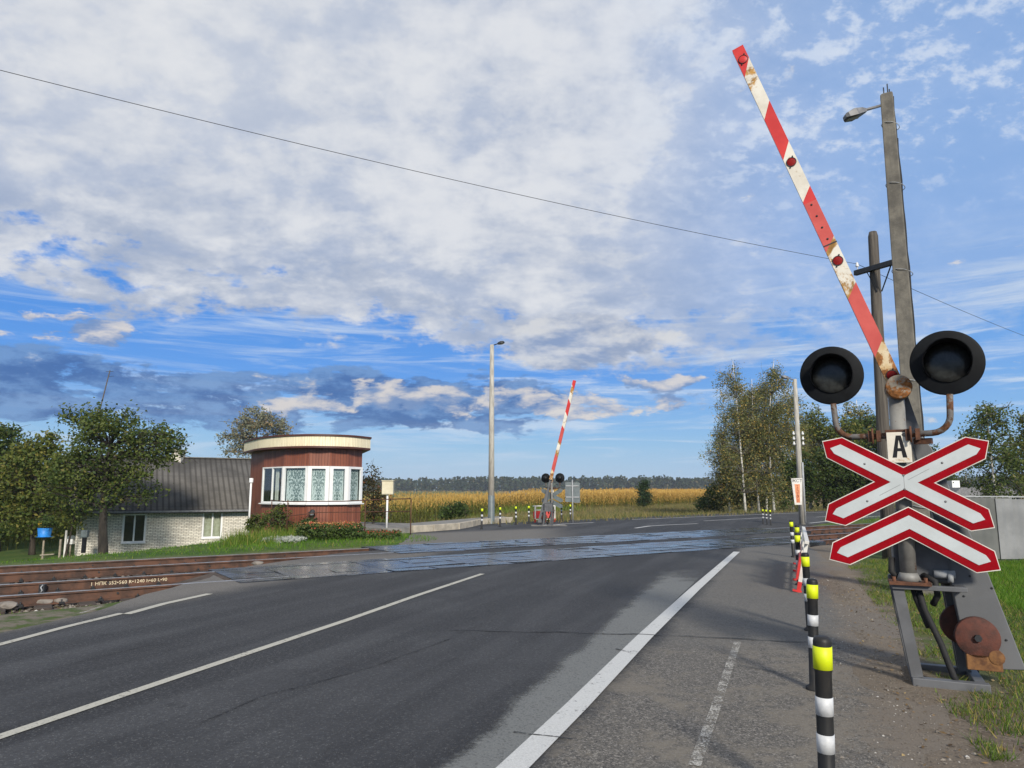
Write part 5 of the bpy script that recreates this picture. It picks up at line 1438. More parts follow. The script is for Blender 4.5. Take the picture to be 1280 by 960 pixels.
# cream cabinet on a post
Yc = 27.6; p = PXY(484.5, Yc); root = empty('meter_cabinet', (p.x, p.y, 0)); tag(root, 'cream metal cabinet on a slim white post right of the brown post', 'cabinet')
zb, zt = D(484, 618, Yc).z, D(484, 601.5, Yc).z
m = MB(); m.tube([(0, 0, 0), (0, 0, zb)], 0.038, 10); m.build('post', M['white_clean'], root)
m = MB(); m.box(-0.20, -0.13, zb, 0.23, 0.13, zt); m.box(-0.22, -0.16, zt, 0.25, 0.15, zt + 0.03); bx_ = m.build('cabinet', M['cream'], root, bevel=0.008)
m = MB(); m.box(-0.18, -0.142, zb + 0.03, 0.21, -0.133, zt - 0.03); m.box(0.15, -0.16, (zb + zt) / 2 - 0.03, 0.17, -0.142, (zb + zt) / 2 + 0.03); m.build('door', M['cream'], bx_)

# ---- white brick cottage
A_ = PXY(100, 38.0); dH = Vector((0.87, 0.49, 0)).normalized(); nH = Vector((dH.y, -dH.x, 0)); LH, DH = 13.0, 7.4
gz = -2.05; ez = D(100, 640.5, 38.0).z + 0.33; hr = 2.74
root = empty('cottage', (A_.x, A_.y, gz)); tag(root, 'white brick cottage with grey corrugated roof behind the apple tree', 'house')
EH = ez - gz
def HQ(u, w, z): p = dH * u - nH * w; return Vector((p.x, p.y, z))
m = MB()
c4 = [HQ(0, 0, 0), HQ(LH, 0, 0), HQ(LH, DH, 0), HQ(0, DH, 0)]
# front wall pierced by two windows
def hu(px): # pixel -> distance along the front wall
    r = ray(px, 650); t = None
    # A_ + dH*u = s*r
    det = dH.x * (-r[1]) + r[0] * dH.y
    return ((-A_.x) * (-r[1]) - (-r[0]) * (-A_.y)) / det
wins = []
for pa, pb, pt_, pb_ in ((153.5, 183.5, 642.5, 678.5), (253, 278.5, 640, 672.5)):
    ua, ub = hu(pa), hu(pb); Yw_ = A_.y + dH.y * (ua + ub) / 2
    wins.append((ua, ub, D(pa, pb_, Yw_).z - gz, min(D(pa, pt_, Yw_).z - gz, EH - 0.10)))
us = [0] + [v for w_ in wins for v in w_[:2]] + [LH]
for i in range(len(us) - 1):
    a, b = HQ(us[i], 0, 0), HQ(us[i + 1], 0, 0)
    if i % 2 == 0: wallband(m, a, b, -0.6, EH)
    else:
        w_ = wins[i // 2]; wallband(m, a, b, -0.6, w_[2]); wallband(m, a, b, w_[3], EH)
        for (s0, sg) in ((a, 1), (b, -1)):
            q = HQ(us[i] if sg == 1 else us[i + 1], 0.14, 0); 
            if sg == 1: wallband(m, s0, q, w_[2], w_[3])
            else: wallband(m, q, s0, w_[2], w_[3])
wallband(m, c4[1], c4[2], -0.6, EH); wallband(m, c4[2], c4[3], -0.6, EH); wallband(m, c4[3], c4[0], -0.6, EH)
for u in (0, LH):
    m.add([HQ(u, 0, EH), HQ(u, DH, EH), HQ(u, DH / 2, EH + hr - 0.1)], [(0, 1, 2)])
uv_walls(m.build('wall', M['brick'], root))
m = MB(); rw = 0.45; u0, u1 = -0.45, LH + 0.4; sl_ = hr / (DH / 2)
N = int((u1 - u0) / 0.045); V = []
for k in range(N + 1):
    u = u0 + (u1 - u0) * k / N; dz = 0.0
    V += [HQ(u, -rw, EH - rw * sl_ + dz + 0.05), HQ(u, DH / 2, EH + hr + dz + 0.05), HQ(u, DH + rw, EH - rw * sl_ + dz + 0.05)]
m.add(V, [(3 * k, 3 * k + 3, 3 * k + 4, 3 * k + 1) for k in range(N)] + [(3 * k + 1, 3 * k + 4, 3 * k + 5, 3 * k + 2) for k in range(N)], 0, True)
rf = uv_walls(m.build('roof', M['slate'], root))
md = rf.modifiers.new('thick', 'SOLIDIFY'); md.thickness = 0.02
m = MB(); m.beam(HQ(u0, DH / 2, EH + hr + 0.08), HQ(u1, DH / 2, EH + hr + 0.08), 0.24, 0.06); m.build('ridge', M['slate2'] if 'slate2' in M else M['pole_concrete'], rf)
uc = 4.9
cp_ = D(218, 571, 41.5)
m = MB(); c0 = HQ(uc, DH / 2, 0); m.box(c0.x - 0.30, c0.y - 0.30, EH + hr - 0.5, c0.x + 0.30, c0.y + 0.30, EH + hr + 0.42); m.box(c0.x - 0.35, c0.y - 0.35, EH + hr + 0.42, c0.x + 0.35, c0.y + 0.35, EH + hr + 0.55); uv_walls(m.build('chimney', M['brick'], rf))
m = MB(); m.beam(HQ(u0, -rw - 0.05, EH - rw * sl_), HQ(u1, -rw - 0.05, EH - rw * sl_), 0.12, 0.10); m.build('gutter', M['gutter'] if 'gutter' in M else M['lamp_grey'], root)
m = MB(); m.beam(HQ(u0, -rw + 0.06, EH - rw * sl_ + 0.0), HQ(u1, -rw + 0.06, EH - rw * sl_ + 0.0), 0.04, 0.20); m.build('eaves_board', M['dark_metal'], root)
for i, (ua, ub, za, zb) in enumerate(wins):
    window(root, HQ(ua, 0.06, 0), HQ(ub, 0.06, 0), za, zb, 0.10, 2, None if i == 0 else ('curtain_plain', [(0.0, 1.0)]), 0.08)
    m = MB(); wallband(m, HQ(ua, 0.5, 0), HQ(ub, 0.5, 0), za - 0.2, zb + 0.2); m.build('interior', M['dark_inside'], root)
# meter box on the cottage corner
Ym = 36.6; p = PXY(111, Ym); gz2 = D(111, 691, Ym).z
root = empty('meter_box', (p.x, p.y, gz2)); tag(root, 'grey round-topped box on a black post by the cottage corner', 'meter box')
m = MB(); m.box(-0.09, -0.06, 0, 0.09, 0.06, 0.75); m.build('post', M['black_plastic'], root); m = MB(); m.box(-0.17, -0.11, 0.75, 0.17, 0.11, 1.12); m.build('box', M['sign_back'], root, bevel=0.05)
# antenna mast
Ya = 47.0; p = PXY(121, Ya); root = empty('antenna_mast', (p.x, p.y, -1.2)); tag(root, 'thin leaning antenna mast rising above the apple tree', 'mast')
t = D(137.5, 463, Ya) - Vector((p.x, p.y, -1.2)); b_ = D(121, 527, Ya) - Vector((p.x, p.y, -1.2)); b_ = b_ - (t - b_) * 1.5
m = MB(); m.tube([b_, t], [0.06, 0.035], 8); m.build('pole', M['pole_wood'], root)
m = MB(); q = b_.lerp(t, 0.99); m.beam(q - Vector((0.25, 0, 0)), q + Vector((0.25, 0, 0.02)), 0.025, 0.025); m.beam(q + Vector((-0.1, 0, -0.35)), q + Vector((0.32, 0, -0.3)), 0.02, 0.02); m.build('aerial', M['dark_metal'], root)
# garden things, left
Yg = 40.0; p = PXY(61, Yg); gzz = hz(p.x, p.y); zb = D(61, 671, Yg).z; zt = D(61, 660, Yg).z
root = empty('planter_tub', (p.x, p.y, gzz)); tag(root, 'bright blue garden tub on a short stake below the left trees', 'garden tub')
m = MB(); m.lathe((0, 0, zb - gzz), EZ, [(0, 0.42), (0.02, 0.30), (zt - zb - 0.02, 0.36), (zt - zb, 0.36), (zt - zb - 0.03, 0.32), (0.1, 0.29), (0.1, 0.0001)], 20); m.build('tub', M['blue_paint'], root)
m = MB(); m.tube([(0, 0, 0), (0, 0, zb - gzz)], 0.05, 8); m.build('stake', M['wood'], root)
q = D(55, 654.5, Yg); m = MB(); bm = bmesh.new(); bmesh.ops.create_uvsphere(bm, u_segments=16, v_segments=10, radius=0.13); me = bpy.data.meshes.new('ball'); bm.to_mesh(me); bm.free(); me.materials.append(M['yellow_ball'])
o = bpy.data.objects.new('garden_ball', me); COL.objects.link(o); o.location = (q.x - 0.05, q.y - 0.2, q.z + 0.02); tag(o, 'round yellow ball among the leaves over the blue tub', 'ball')
for k, (px, py, Y, h, lb) in enumerate(((61.5, 700, 34, 0.62, 'short pale stake with a cross slat beside the rails, left'), (82, 690, 37, 0.5, 'short pale wooden stump between the stake and the cottage'), (88, 682, 39, 0.95, 'thin white stake beside the cottage corner'))):
    q = PXY(px, Y); z = hz(q.x, q.y); root = empty('garden_stake', (q.x, q.y, z)); tag(root, lb, 'stake')
    ztop = {0: D(px, 687, Y).z - z, 1: D(px, 674, Y).z - z, 2: D(px, 663, Y).z - z}[k]
    m = MB(); m.beam((0, 0, 0), (0, 0, ztop), 0.09 if k else 0.07, 0.07); m.build('post', M['wood'] if k != 2 else M['white_paint'], root)
    if k == 0: m = MB(); m.beam((-0.1, -0.05, ztop - 0.25), (0.55, -0.05, ztop - 0.2), 0.05, 0.05); m.build('slat', M['wood'], root)
Yb = 41; q = PXY(94.5, Yb); z = hz(q.x, q.y); root = empty('birdhouse', (q.x, q.y, z)); tag(root, 'pale little bird house with a round hole beside the cottage corner', 'bird house')
za_, zb_ = D(94, 680, Yb).z - z, D(94, 673, Yb).z - z
m = MB(); m.box(-0.20, -0.15, za_, 0.18, 0.15, zb_); m.build('box', M['porcelain'], root); m = MB(); m.lathe((0, -0.151, (za_ + zb_) / 2), (0, -1, 0), [(0, 0.05), (0.004, 0.05), (0.005, 0.0001)], 12); m.build('hole', M['black_plastic'], root)
m = MB(); m.prism([(-0.26, 0), (0.24, 0), (-0.01, 0.16)], (0, 0.2, zb_), EX, EZ, 0, 0.4); m.build('roof', M['sign_back'], root); m = MB(); m.tube([(0, 0, 0), (0, 0, za_)], 0.04, 8); m.build('post', M['wood'], root)
# small house with white chimney far behind the metal fence
q = PXY(1213, 62); root = empty('small_house', (q.x, q.y, -0.4)); tag(root, 'small distant house with a white chimney behind the metal fence', 'house')
zt_ = D(1213, 613, 62).z + 0.4; m = MB(); m.box(-1.5, 0, 0, 4.0, 5, zt_ - 0.5); m.build('wall', M['grey_light'], root)
m = MB(); m.prism([(-1.8, 0), (4.3, 0), (3.4, 0.75), (-0.9, 0.75)], (0, 5.2, zt_ - 0.5), EX, EZ, 0, 5.4); rf = m.build('roof', M['lamp_grey'], root); m = MB(); zc_ = D(1207, 600.5, 62).z + 0.4; m.box(-0.80, 1.2, zt_ - 0.5, -0.12, 1.9, zc_); m.build('chimney', M['white_clean'], rf)
m = MB(); m.box(-0.9, -0.03, 0.9, 0.3, 0.0, zt_ - 0.8); m.build('window', M['lens'], root)
# ================================================================ vegetation
NR = np.random.default_rng(11)
def leaf_quads(C, size, rg, droop=0.0, asp=0.55, up=0.0):
    """one rhombic leaf per centre"""
    n = len(C); a = rg.normal(size=(n, 3)); a[:, 2] = a[:, 2] * 0.7 - droop; a /= np.linalg.norm(a, axis=1)[:, None] + 1e-9
    b = rg.normal(size=(n, 3)); b[:, 2] += up; b -= (b * a).sum(1)[:, None] * a; b /= np.linalg.norm(b, axis=1)[:, None] + 1e-9
    s = (size * rg.uniform(0.6, 1.35, n))[:, None]
    V = np.stack([C - a * s, C - b * s * asp, C + a * s, C + b * s * asp], 1).reshape(-1, 3)
    Fc = np.arange(4 * n).reshape(n, 4); return V, Fc
def ground_fit(x, y): return Vector((x, y, hz(x, y) - 0.05))
def tree(name, label, cat, pos, lobes, n_clump, n_leaf, leaf, bark, leafmat, trunk_r, trunk_top, seed, spread=0.35, stems=None, droop=0.0, group=None, limb_frac=0.35, shell=0.55, flat=(1, 1, 0.8), twig=0.02):
    """lobes: (x, y, z, rx, ry, rz, weight) about the base; trunk_top: (x, y, z)"""
    rg = np.random.default_rng(seed); r = random.Random(seed)
    root = empty(name, pos); tag(root, label, cat, group)
    wts = np.array([l[6] for l in lobes], float); wts /= wts.sum()
    li = rg.choice(len(lobes), n_clump, p=wts); u = rg.normal(size=(n_clump, 3)); u /= np.linalg.norm(u, axis=1)[:, None]
    rad = (shell + (1 - shell) * rg.random(n_clump)) * rg.uniform(0.35, 1.0, n_clump) ** 0.30
    Lo = np.array([l[:6] for l in lobes]); C = Lo[li, :3] + u * rad[:, None] * Lo[li, 3:6]
    C = C[C[:, 2] > 0.25]
    cs = rg.uniform(0.55, 1.3, len(C)) * spread; nl = np.maximum(3, (n_leaf / len(C) * (cs / spread) ** 1.6)).astype(int)
    P = np.repeat(C, nl, 0) + rg.normal(size=(nl.sum(), 3)) * np.repeat(cs, nl)[:, None] * np.array(flat) * 0.62
    if droop: P[:, 2] -= np.abs(rg.normal(size=len(P))) * droop
    P = P[P[:, 2] > 0.08]
    V, Fc = leaf_quads(P, leaf, rg, droop * 0.6)
    m = MB(); stems = stems or [((0, 0, 0), trunk_top)]; lm = 1 if bark == 'bark_birch' else 0
    axes = []
    for (b, t) in stems:
        b = np.array(b, float); t = np.array(t, float); L_ = np.linalg.norm(t - b); pts = []; nn = 9
        w1, w2 = rg.normal(0, 0.022 * L_, 2)
        for k in range(nn):
            q = k / (nn - 1); p = b + (t - b) * q; p[0] += w1 * math.sin(q * 3.0); p[1] += w2 * math.sin(q * 2.3); pts.append(p)
        rr = [trunk_r * ((1.0 - 0.80 * k / (nn - 1)) + (0.35 if k == 0 else 0)) for k in range(nn)]
        pts[0] = pts[0] - np.array((0, 0, 0.25)); m.tube(pts, rr, 9); axes.append((pts, rr))
    AX = np.concatenate([np.array(a[0]) for a in axes]); AR = np.concatenate([np.array(a[1]) for a in axes])
    for c in C[: int(len(C) * limb_frac)]:
        dd = np.linalg.norm(AX - c, axis=1) + np.maximum(0, AX[:, 2] - c[2] + 0.15 * np.linalg.norm((AX - c)[:, :2], axis=1)) * 1.5 + (AX[:, 2] < 0.6) * 3
        k = int(dd.argmin()); a = AX[k]; L_ = np.linalg.norm(c - a)
        mid = a + (c - a) * 0.5 + np.array((0, 0, 0.10 * L_)) + rg.normal(0, 0.05 * L_, 3)
        r0 = min(AR[k] * 0.6, 0.03 + 0.018 * L_); m.tube([a, a + (mid - a) * 0.5, mid, mid + (c - mid) * 0.6, c], [r0, r0 * 0.8, r0 * 0.55, r0 * 0.35, twig * 0.4], 5, lm, False)
        for _ in range(2):
            e = c + rg.normal(0, spread * 0.9, 3); m.tube([mid + (c - mid) * 0.5, (c + e) / 2 + rg.normal(0, 0.05, 3), e], [twig * 0.7, twig * 0.5, twig * 0.25], 4, lm, False)
    m.build('trunk', [M[bark], M['bark_grey']] if lm else M[bark], root)
    np_mesh('crown', V, Fc, M[leafmat], root)
    return root
def TB(px, Y): q = PXY(px, Y); return ground_fit(q.x, q.y)
def hgt_at(px, py, Y, base): return D(px, py, Y).z - base.z
def sx(px, Y): return px / 885 * Y
# apple tree in front of the cottage
Y = 35.0; b = TB(138, Y); k = Y / 885
def AL(px, py, rx, ry, w=1.0, rd=None):
    q = D(px, py, Y) - b; return (q.x, 0 + (rd or 0), q.z, rx * k, max(rx, ry) * k * 0.8, ry * k, w)
tree('apple_tree', 'broad leafy apple tree with a limed trunk in front of the white cottage', 'tree', b,
     [AL(140, 560, 68, 42, 3.2), AL(190, 556, 42, 30, 1.4), AL(105, 588, 50, 38, 2.2), AL(135, 532, 50, 22, 1.3), AL(100, 520, 26, 12, 0.35), AL(180, 600, 34, 28, 0.8), AL(128, 618, 36, 24, 0.9), AL(75, 610, 24, 30, 0.8), AL(215, 548, 20, 12, .4)],
     260, 15500, 0.085, 'bark_limed', 'leaf_apple', 0.26, tuple(D(140, 560, Y) - b), 3, 0.42, limb_frac=0.5)
# darker trees to the left
for i, (px, Y, top, hw, lb, mt, n) in enumerate(((48, 42, 540, 46, 'dark bushy tree just left of the apple tree', 'leaf_olive', 9000), (5, 44, 532, 44, 'dark dense tree at the left edge of the photo', 'leaf_dark', 9500), (-62, 42, 520, 50, 'tree standing beyond the left edge of the photo', 'leaf_olive', 5000),
                                              (30, 54, 560, 52, 'darkest tree behind the others on the left', 'leaf_dark', 6000), (92, 58, 566, 40, 'dark tree glimpsed behind the apple tree', 'leaf_dark', 4000))):
    b = TB(px, Y); k = Y / 885
    def AL(ax, py, rx, ry, w=1.0):
        q = D(ax, py, Y) - b; return (q.x, 0, q.z, rx * k, max(rx, ry) * k * 0.8, ry * k, w)
    mid = (top + 672) / 2
    lo_ = [AL(px, mid - 12, hw * 0.85, (672 - top) * 0.40, 3), AL(px - hw * 0.5, mid + 8, hw * 0.5, 38, 1.2), AL(px + hw * 0.5, mid + 2, hw * 0.5, 40, 1.2), AL(px + hw * 0.1, top + 18, hw * 0.45, 20, 0.8), AL(px - hw * 0.3, top + 24, hw * 0.4, 20, 0.6), AL(px, 650, hw * 0.8, 20, 0.9)]
    tree('garden_tree', lb, 'tree', b, lo_, 170, n, 0.11, 'bark', mt, 0.16, tuple(D(px, top + 25, Y) - b), 20 + i, 0.5, group='dark trees of the cottage garden')
# young thin tree beside the stakes
b = TB(88, 37.0); tree('young_tree', 'thin dark leaning young tree left of the cottage corner', 'tree', b, [(0.35, 0, 2.6, 0.8, 0.6, 0.8, 1)], 30, 900, 0.07, 'bark', 'leaf_olive', 0.075, (0.45, 0, 3.0), 71, 0.3)
# leaves over the blue tub
b = D(62, 660, 40.0); 
tree('tub_plant', 'dark leafy plant spilling over the blue garden tub', 'plant', D(61, 662, 40), [(0, -0.1, 0.40, 0.55, 0.5, 0.36, 1), (0.2, -0.45, 0.0, 0.35, 0.1, 0.2, 0.3)], 40, 900, 0.06, 'bark', 'leaf_bush', 0.03, (0, 0, 0.7), 72, 0.18)
# pale tree behind the post
Y = 60; b = TB(322, Y); b.z = -1.0; k = Y / 885
def AL(ax, py, rx, ry, w=1.0):
    q = D(ax, py, Y) - b; return (q.x, 0, q.z, rx * k, max(rx, ry) * k * 0.8, ry * k, w)
tree('pale_tree', 'pale thin-leaved tree rising between the cottage roof and the brown post', 'tree', b, [AL(325, 545, 40, 34, 3), AL(322, 522, 24, 16, 1.2), AL(290, 556, 24, 20, 1), AL(350, 536, 16, 18, .7), AL(330, 585, 40, 26, 1.5)],
     190, 8500, 0.10, 'bark_grey', 'leaf_pale', 0.2, tuple(D(322, 520, Y) - b), 5, 0.45, limb_frac=0.6, twig=0.035)
# dark shrub at the right corner of the post
Y = 31.0; b = TB(468, Y); b.z = 0.1; k = Y / 885
def AL(ax, py, rx, ry, w=1.0):
    q = D(ax, py, Y) - b; return (q.x, 0, q.z, rx * k, max(rx, ry) * k * 0.8, ry * k, w)
tree('cherry_shrub', 'dark russet shrub growing at the right corner of the brown post', 'shrub', b, [AL(464, 620, 20, 30, 3), AL(462, 595, 12, 14, 1), AL(480, 628, 14, 20, 1), AL(470, 645, 18, 14, 1)],
     90, 2300, 0.052, 'bark', 'leaf_russet', 0.05, tuple(D(464, 592, Y) - b), 6, 0.22, limb_frac=0.6, twig=0.012)
# bushes by the field
def bush(label, px, Y, top, bot, hw, mt, n, leaf, seed, grp=None, name='bush'):
    b = D(px, bot, Y); b.z -= 0.05; k = Y / 885; H_ = (bot - top) * k; W_ = hw * k
    tree(name, label, 'bush', b, [(0, 0, H_ * 0.48, W_ * 0.85, W_ * 0.8, H_ * 0.45, 3), (-W_ * 0.45, 0, H_ * 0.4, W_ * 0.5, W_ * 0.5, H_ * 0.36, 1), (W_ * 0.45, 0, H_ * 0.42, W_ * 0.5, W_ * 0.5, H_ * 0.36, 1), (W_ * 0.1, 0, H_ * 0.75, W_ * 0.4, W_ * 0.4, H_ * 0.24, 0.8)],
         60, n, leaf, 'bark', mt, 0.03, (0, 0, H_ * 0.8), seed, min(W_, H_) * 0.22, group=grp, limb_frac=0.5)
bush('round dark green bush left of the tall lamp pole', 569, 44, 627, 651, 24, 'leaf_bush', 2600, 0.07, 31)
bush('dark bush at the foot of the birches, left of them', 886, 66, 615, 641, 20, 'leaf_bush', 1800, 0.10, 33)
# conifer bush
Y = 90; b = D(805, 634, Y); k = Y / 885; H_ = 33 * k
tree('juniper', 'small dark conical conifer standing alone before the maize field', 'tree', b, [(0, 0, H_ * 0.30, 10 * k, 10 * k, H_ * 0.3, 3), (0, 0, H_ * 0.62, 7.5 * k, 7.5 * k, H_ * 0.26, 1.6), (0.1, 0, H_ * 0.85, 4 * k, 4 * k, H_ * 0.16, .6)], 80, 3400, 0.10, 'bark', 'leaf_conifer', 0.08, (0, 0, H_ * 0.9), 32, 0.34)
# birch group
def birch(label, px, pyb, top, Y, hw, seed, n, lean=0, grp='birches beyond the road'):
    b = D(px, pyb, Y); k = Y / 885; H_ = (pyb - top) * k; W_ = hw * k * 1.22; tx = lean * k
    lo_ = [(tx * 0.7, 0, H_ * 0.62, W_ * 0.9, W_ * 0.8, H_ * 0.24, 2.6), (tx, 0, H_ * 0.84, W_ * 0.55, W_ * 0.5, H_ * 0.15, 1.2), (tx * 0.4 - W_ * 0.3, 0, H_ * 0.42, W_ * 0.8, W_ * 0.7, H_ * 0.18, 1.3), (tx * 0.4 + W_ * 0.4, 0, H_ * 0.50, W_ * 0.6, W_ * 0.6, H_ * 0.2, 1), (0, 0, H_ * 0.22, W_ * 0.9, W_ * 0.8, H_ * 0.18, 1.3)]
    return tree('birch_tree', label, 'tree', b, lo_, 330, int(n * 3.6), 0.072, 'bark_birch', 'leaf_birch', 0.095, (tx, 0, H_ * 0.97), seed, 0.42, droop=0.45, group=grp, limb_frac=0.5, shell=0.15, twig=0.02)
birch('leftmost tall birch of the group beyond the road', 932, 641, 446, 60, 38, 41, 5200, -8)
birch('birch with a white trunk in the middle of the group', 949, 640, 470, 61, 30, 42, 3600, -2)
birch('tall birch leaning right, directly left of the slim street lamp', 968, 640, 442, 60, 36, 43, 5000, 12)
birch('lower birch at the outer left of the group', 913, 640, 530, 63, 22, 44, 2400, -6)
birch('birch half hidden at the back of the group, left of the street lamp', 958, 640, 462, 63, 30, 46, 3400, 5)
birch('back birch showing between the two left trunks', 940, 640, 478, 64, 30, 47, 3000, -3)
birch('slender birch behind the slim street lamp', 992, 640, 480, 66, 26, 45, 2800, 4)
# undergrowth below them
for i, (px, w, top) in enumerate(((905, 26, 588), (940, 30, 570), (975, 30, 560), (1004, 28, 560))):
    bush(['low dark scrub under the outermost birch', 'dark scrub between the two left birch trunks', 'dark scrub right of the leaning birch', 'dark scrub behind the slim street lamp'][i], px, 64, top, 641, w, 'leaf_dark', 3000, 0.13, 50 + i, 'scrub under the birches', 'scrub')
# wood behind the near signal
wl_ = [(1030, 70, 500, 30, 'leaf_olive'), (1062, 68, 515, 28, 'leaf_olive'), (1092, 72, 505, 30, 'leaf_dark'), (1124, 70, 520, 30, 'leaf_olive'), (1012, 74, 520, 24, 'leaf_birch'), (1080, 82, 492, 30, 'leaf_birch'), (1152, 76, 545, 26, 'leaf_dark'), (1176, 90, 570, 24, 'leaf_dark'), (1048, 64, 560, 26, 'leaf_dark'), (1085, 63, 565, 28, 'leaf_dark')]
wlab = ['olive tree at the left end of the wood, by the left lamp', 'olive tree of the wood under the left lamp', 'dark tree of the wood beside the wooden pole', 'olive tree of the wood behind the letter plate', 'pale birch-like tree just right of the slim street lamp', 'tallest tree at the back of the wood', 'dark low tree behind the right arm of the saltire', 'far dark tree above the distant house',
        'low dark tree at the front edge of the wood, left', 'low dark tree at the front edge of the wood, by the wooden pole']
for i, (px, Y, top, hw, mt) in enumerate(wl_):
    b = TB(px, Y); b.z = max(b.z, -0.8); k = Y / 885; H_ = D(px, top, Y).z - b.z; W_ = hw * k
    tree('wood_tree', wlab[i], 'tree', b, [(0, 0, H_ * 0.55, W_ * 0.9, W_ * 0.9, H_ * 0.32, 3), (-W_ * .3, 0, H_ * 0.78, W_ * 0.5, W_ * 0.5, H_ * 0.18, 1), (W_ * .3, 0, H_ * 0.72, W_ * 0.55, W_ * 0.5, H_ * 0.2, 1), (0, 0, H_ * 0.28, W_ * 0.9, W_ * .9, H_ * 0.24, 1.6)],
         150, 6000, 0.14, 'bark_grey' if mt != 'leaf_birch' else 'bark_birch', mt, 0.15, (0, 0, H_ * 0.95), 60 + i, 0.6, group='trees of the wood behind the signal', limb_frac=0.3)
# trees right of the signal
for i, (px, Y, top, hw, mt, lb) in enumerate(((1243, 46, 498, 40, 'leaf_apple', 'tall leafy birch at the right edge behind the metal fence'), (1292, 50, 510, 36, 'leaf_olive', 'tree partly cut by the right edge of the photo'), (1208, 78, 588, 16, 'leaf_dark', 'small dark tree right above the white chimney'))):
    b = TB(px, Y); b.z = max(b.z, -0.8); k = Y / 885; H_ = D(px, top, Y).z - b.z; W_ = hw * k
    tree('edge_tree', lb, 'tree', b, [(0, 0, H_ * 0.50, W_ * 0.85, W_ * 0.85, H_ * 0.30, 3), (-W_ * .35, 0, H_ * 0.66, W_ * 0.5, W_ * 0.5, H_ * 0.16, 1), (W_ * .12, 0, H_ * 0.86, W_ * 0.5, W_ * 0.5, H_ * 0.13, 1), (0, 0, H_ * 0.28, W_ * 0.9, W_ * .9, H_ * 0.22, 1.3)],
         150, 7500 if i < 2 else 2000, 0.095, 'bark_birch', mt, 0.10, (0, 0, H_ * 0.95), 80 + i, 0.45, droop=0.2, limb_frac=0.5, twig=0.03)
# ---- far woods on the horizon: one mass
def far_woods():
    rg = np.random.default_rng(5); Vs = []; Fs = []; off = 0
    A = np.array((-1300.0, 1000.0)); B = np.array((120.0, 760.0)); C = np.array((900.0, 700.0))
    n = 3800
    for i in range(n):
        t = rg.random(); p = (A + (B - A) * (t / 0.6) if t < 0.6 else B + (C - B) * ((t - 0.6) / 0.4)) + np.array((0, rg.uniform(0, 60)))
        hh = rg.normal(12.2 + 2.2 * min(1.0, t * 1.6), 1.3) * (0.82 + 0.34 * float(vnoise(np.array([p[0] * 0.02]), np.array([0.5]), 3)[0])) * (1.0 - 0.12 * (t < 0.35)); w_ = rg.uniform(2.2, 4.0)
        m_ = 30; zz_ = rg.random(m_) ** 0.8; con = rg.random() < 0.5
        rad = w_ * ((1.05 - zz_) if con else np.sqrt(np.clip(1 - (zz_ * 1.5 - 0.62) ** 2, 0.05, 1))); th = rg.random(m_) * 6.283
        P = np.stack([p[0] + rad * np.cos(th), p[1] + rad * np.sin(th) * 0.8, -0.6 + hh * (0.06 + 0.94 * zz_)], 1)
        V, Fc = leaf_quads(P, 1.7, rg, 0, 0.75); Vs.append(V); Fs.append(Fc + off); off += len(V)
        # trunk
        q = p; wv = 0.22; V = np.array([(q[0] - wv, q[1], -0.7), (q[0] + wv, q[1], -0.7), (q[0] + wv, q[1], hh * 0.6), (q[0] - wv, q[1], hh * 0.6)]); Vs.append(V); Fs.append(np.array([[0, 1, 2, 3]]) + off); off += 4
    o = np_mesh('far_woods', np.concatenate(Vs), np.concatenate(Fs), M['leaf_farwood']); tag(o, kind='stuff')
M['leaf_farwood'] = m_leaf('leaf_farwood', (0.016, 0.032, 0.016), (0.040, 0.058, 0.024), (0.085, 0.075, 0.03), 0.2, 0.02, 0.12)
far_woods()
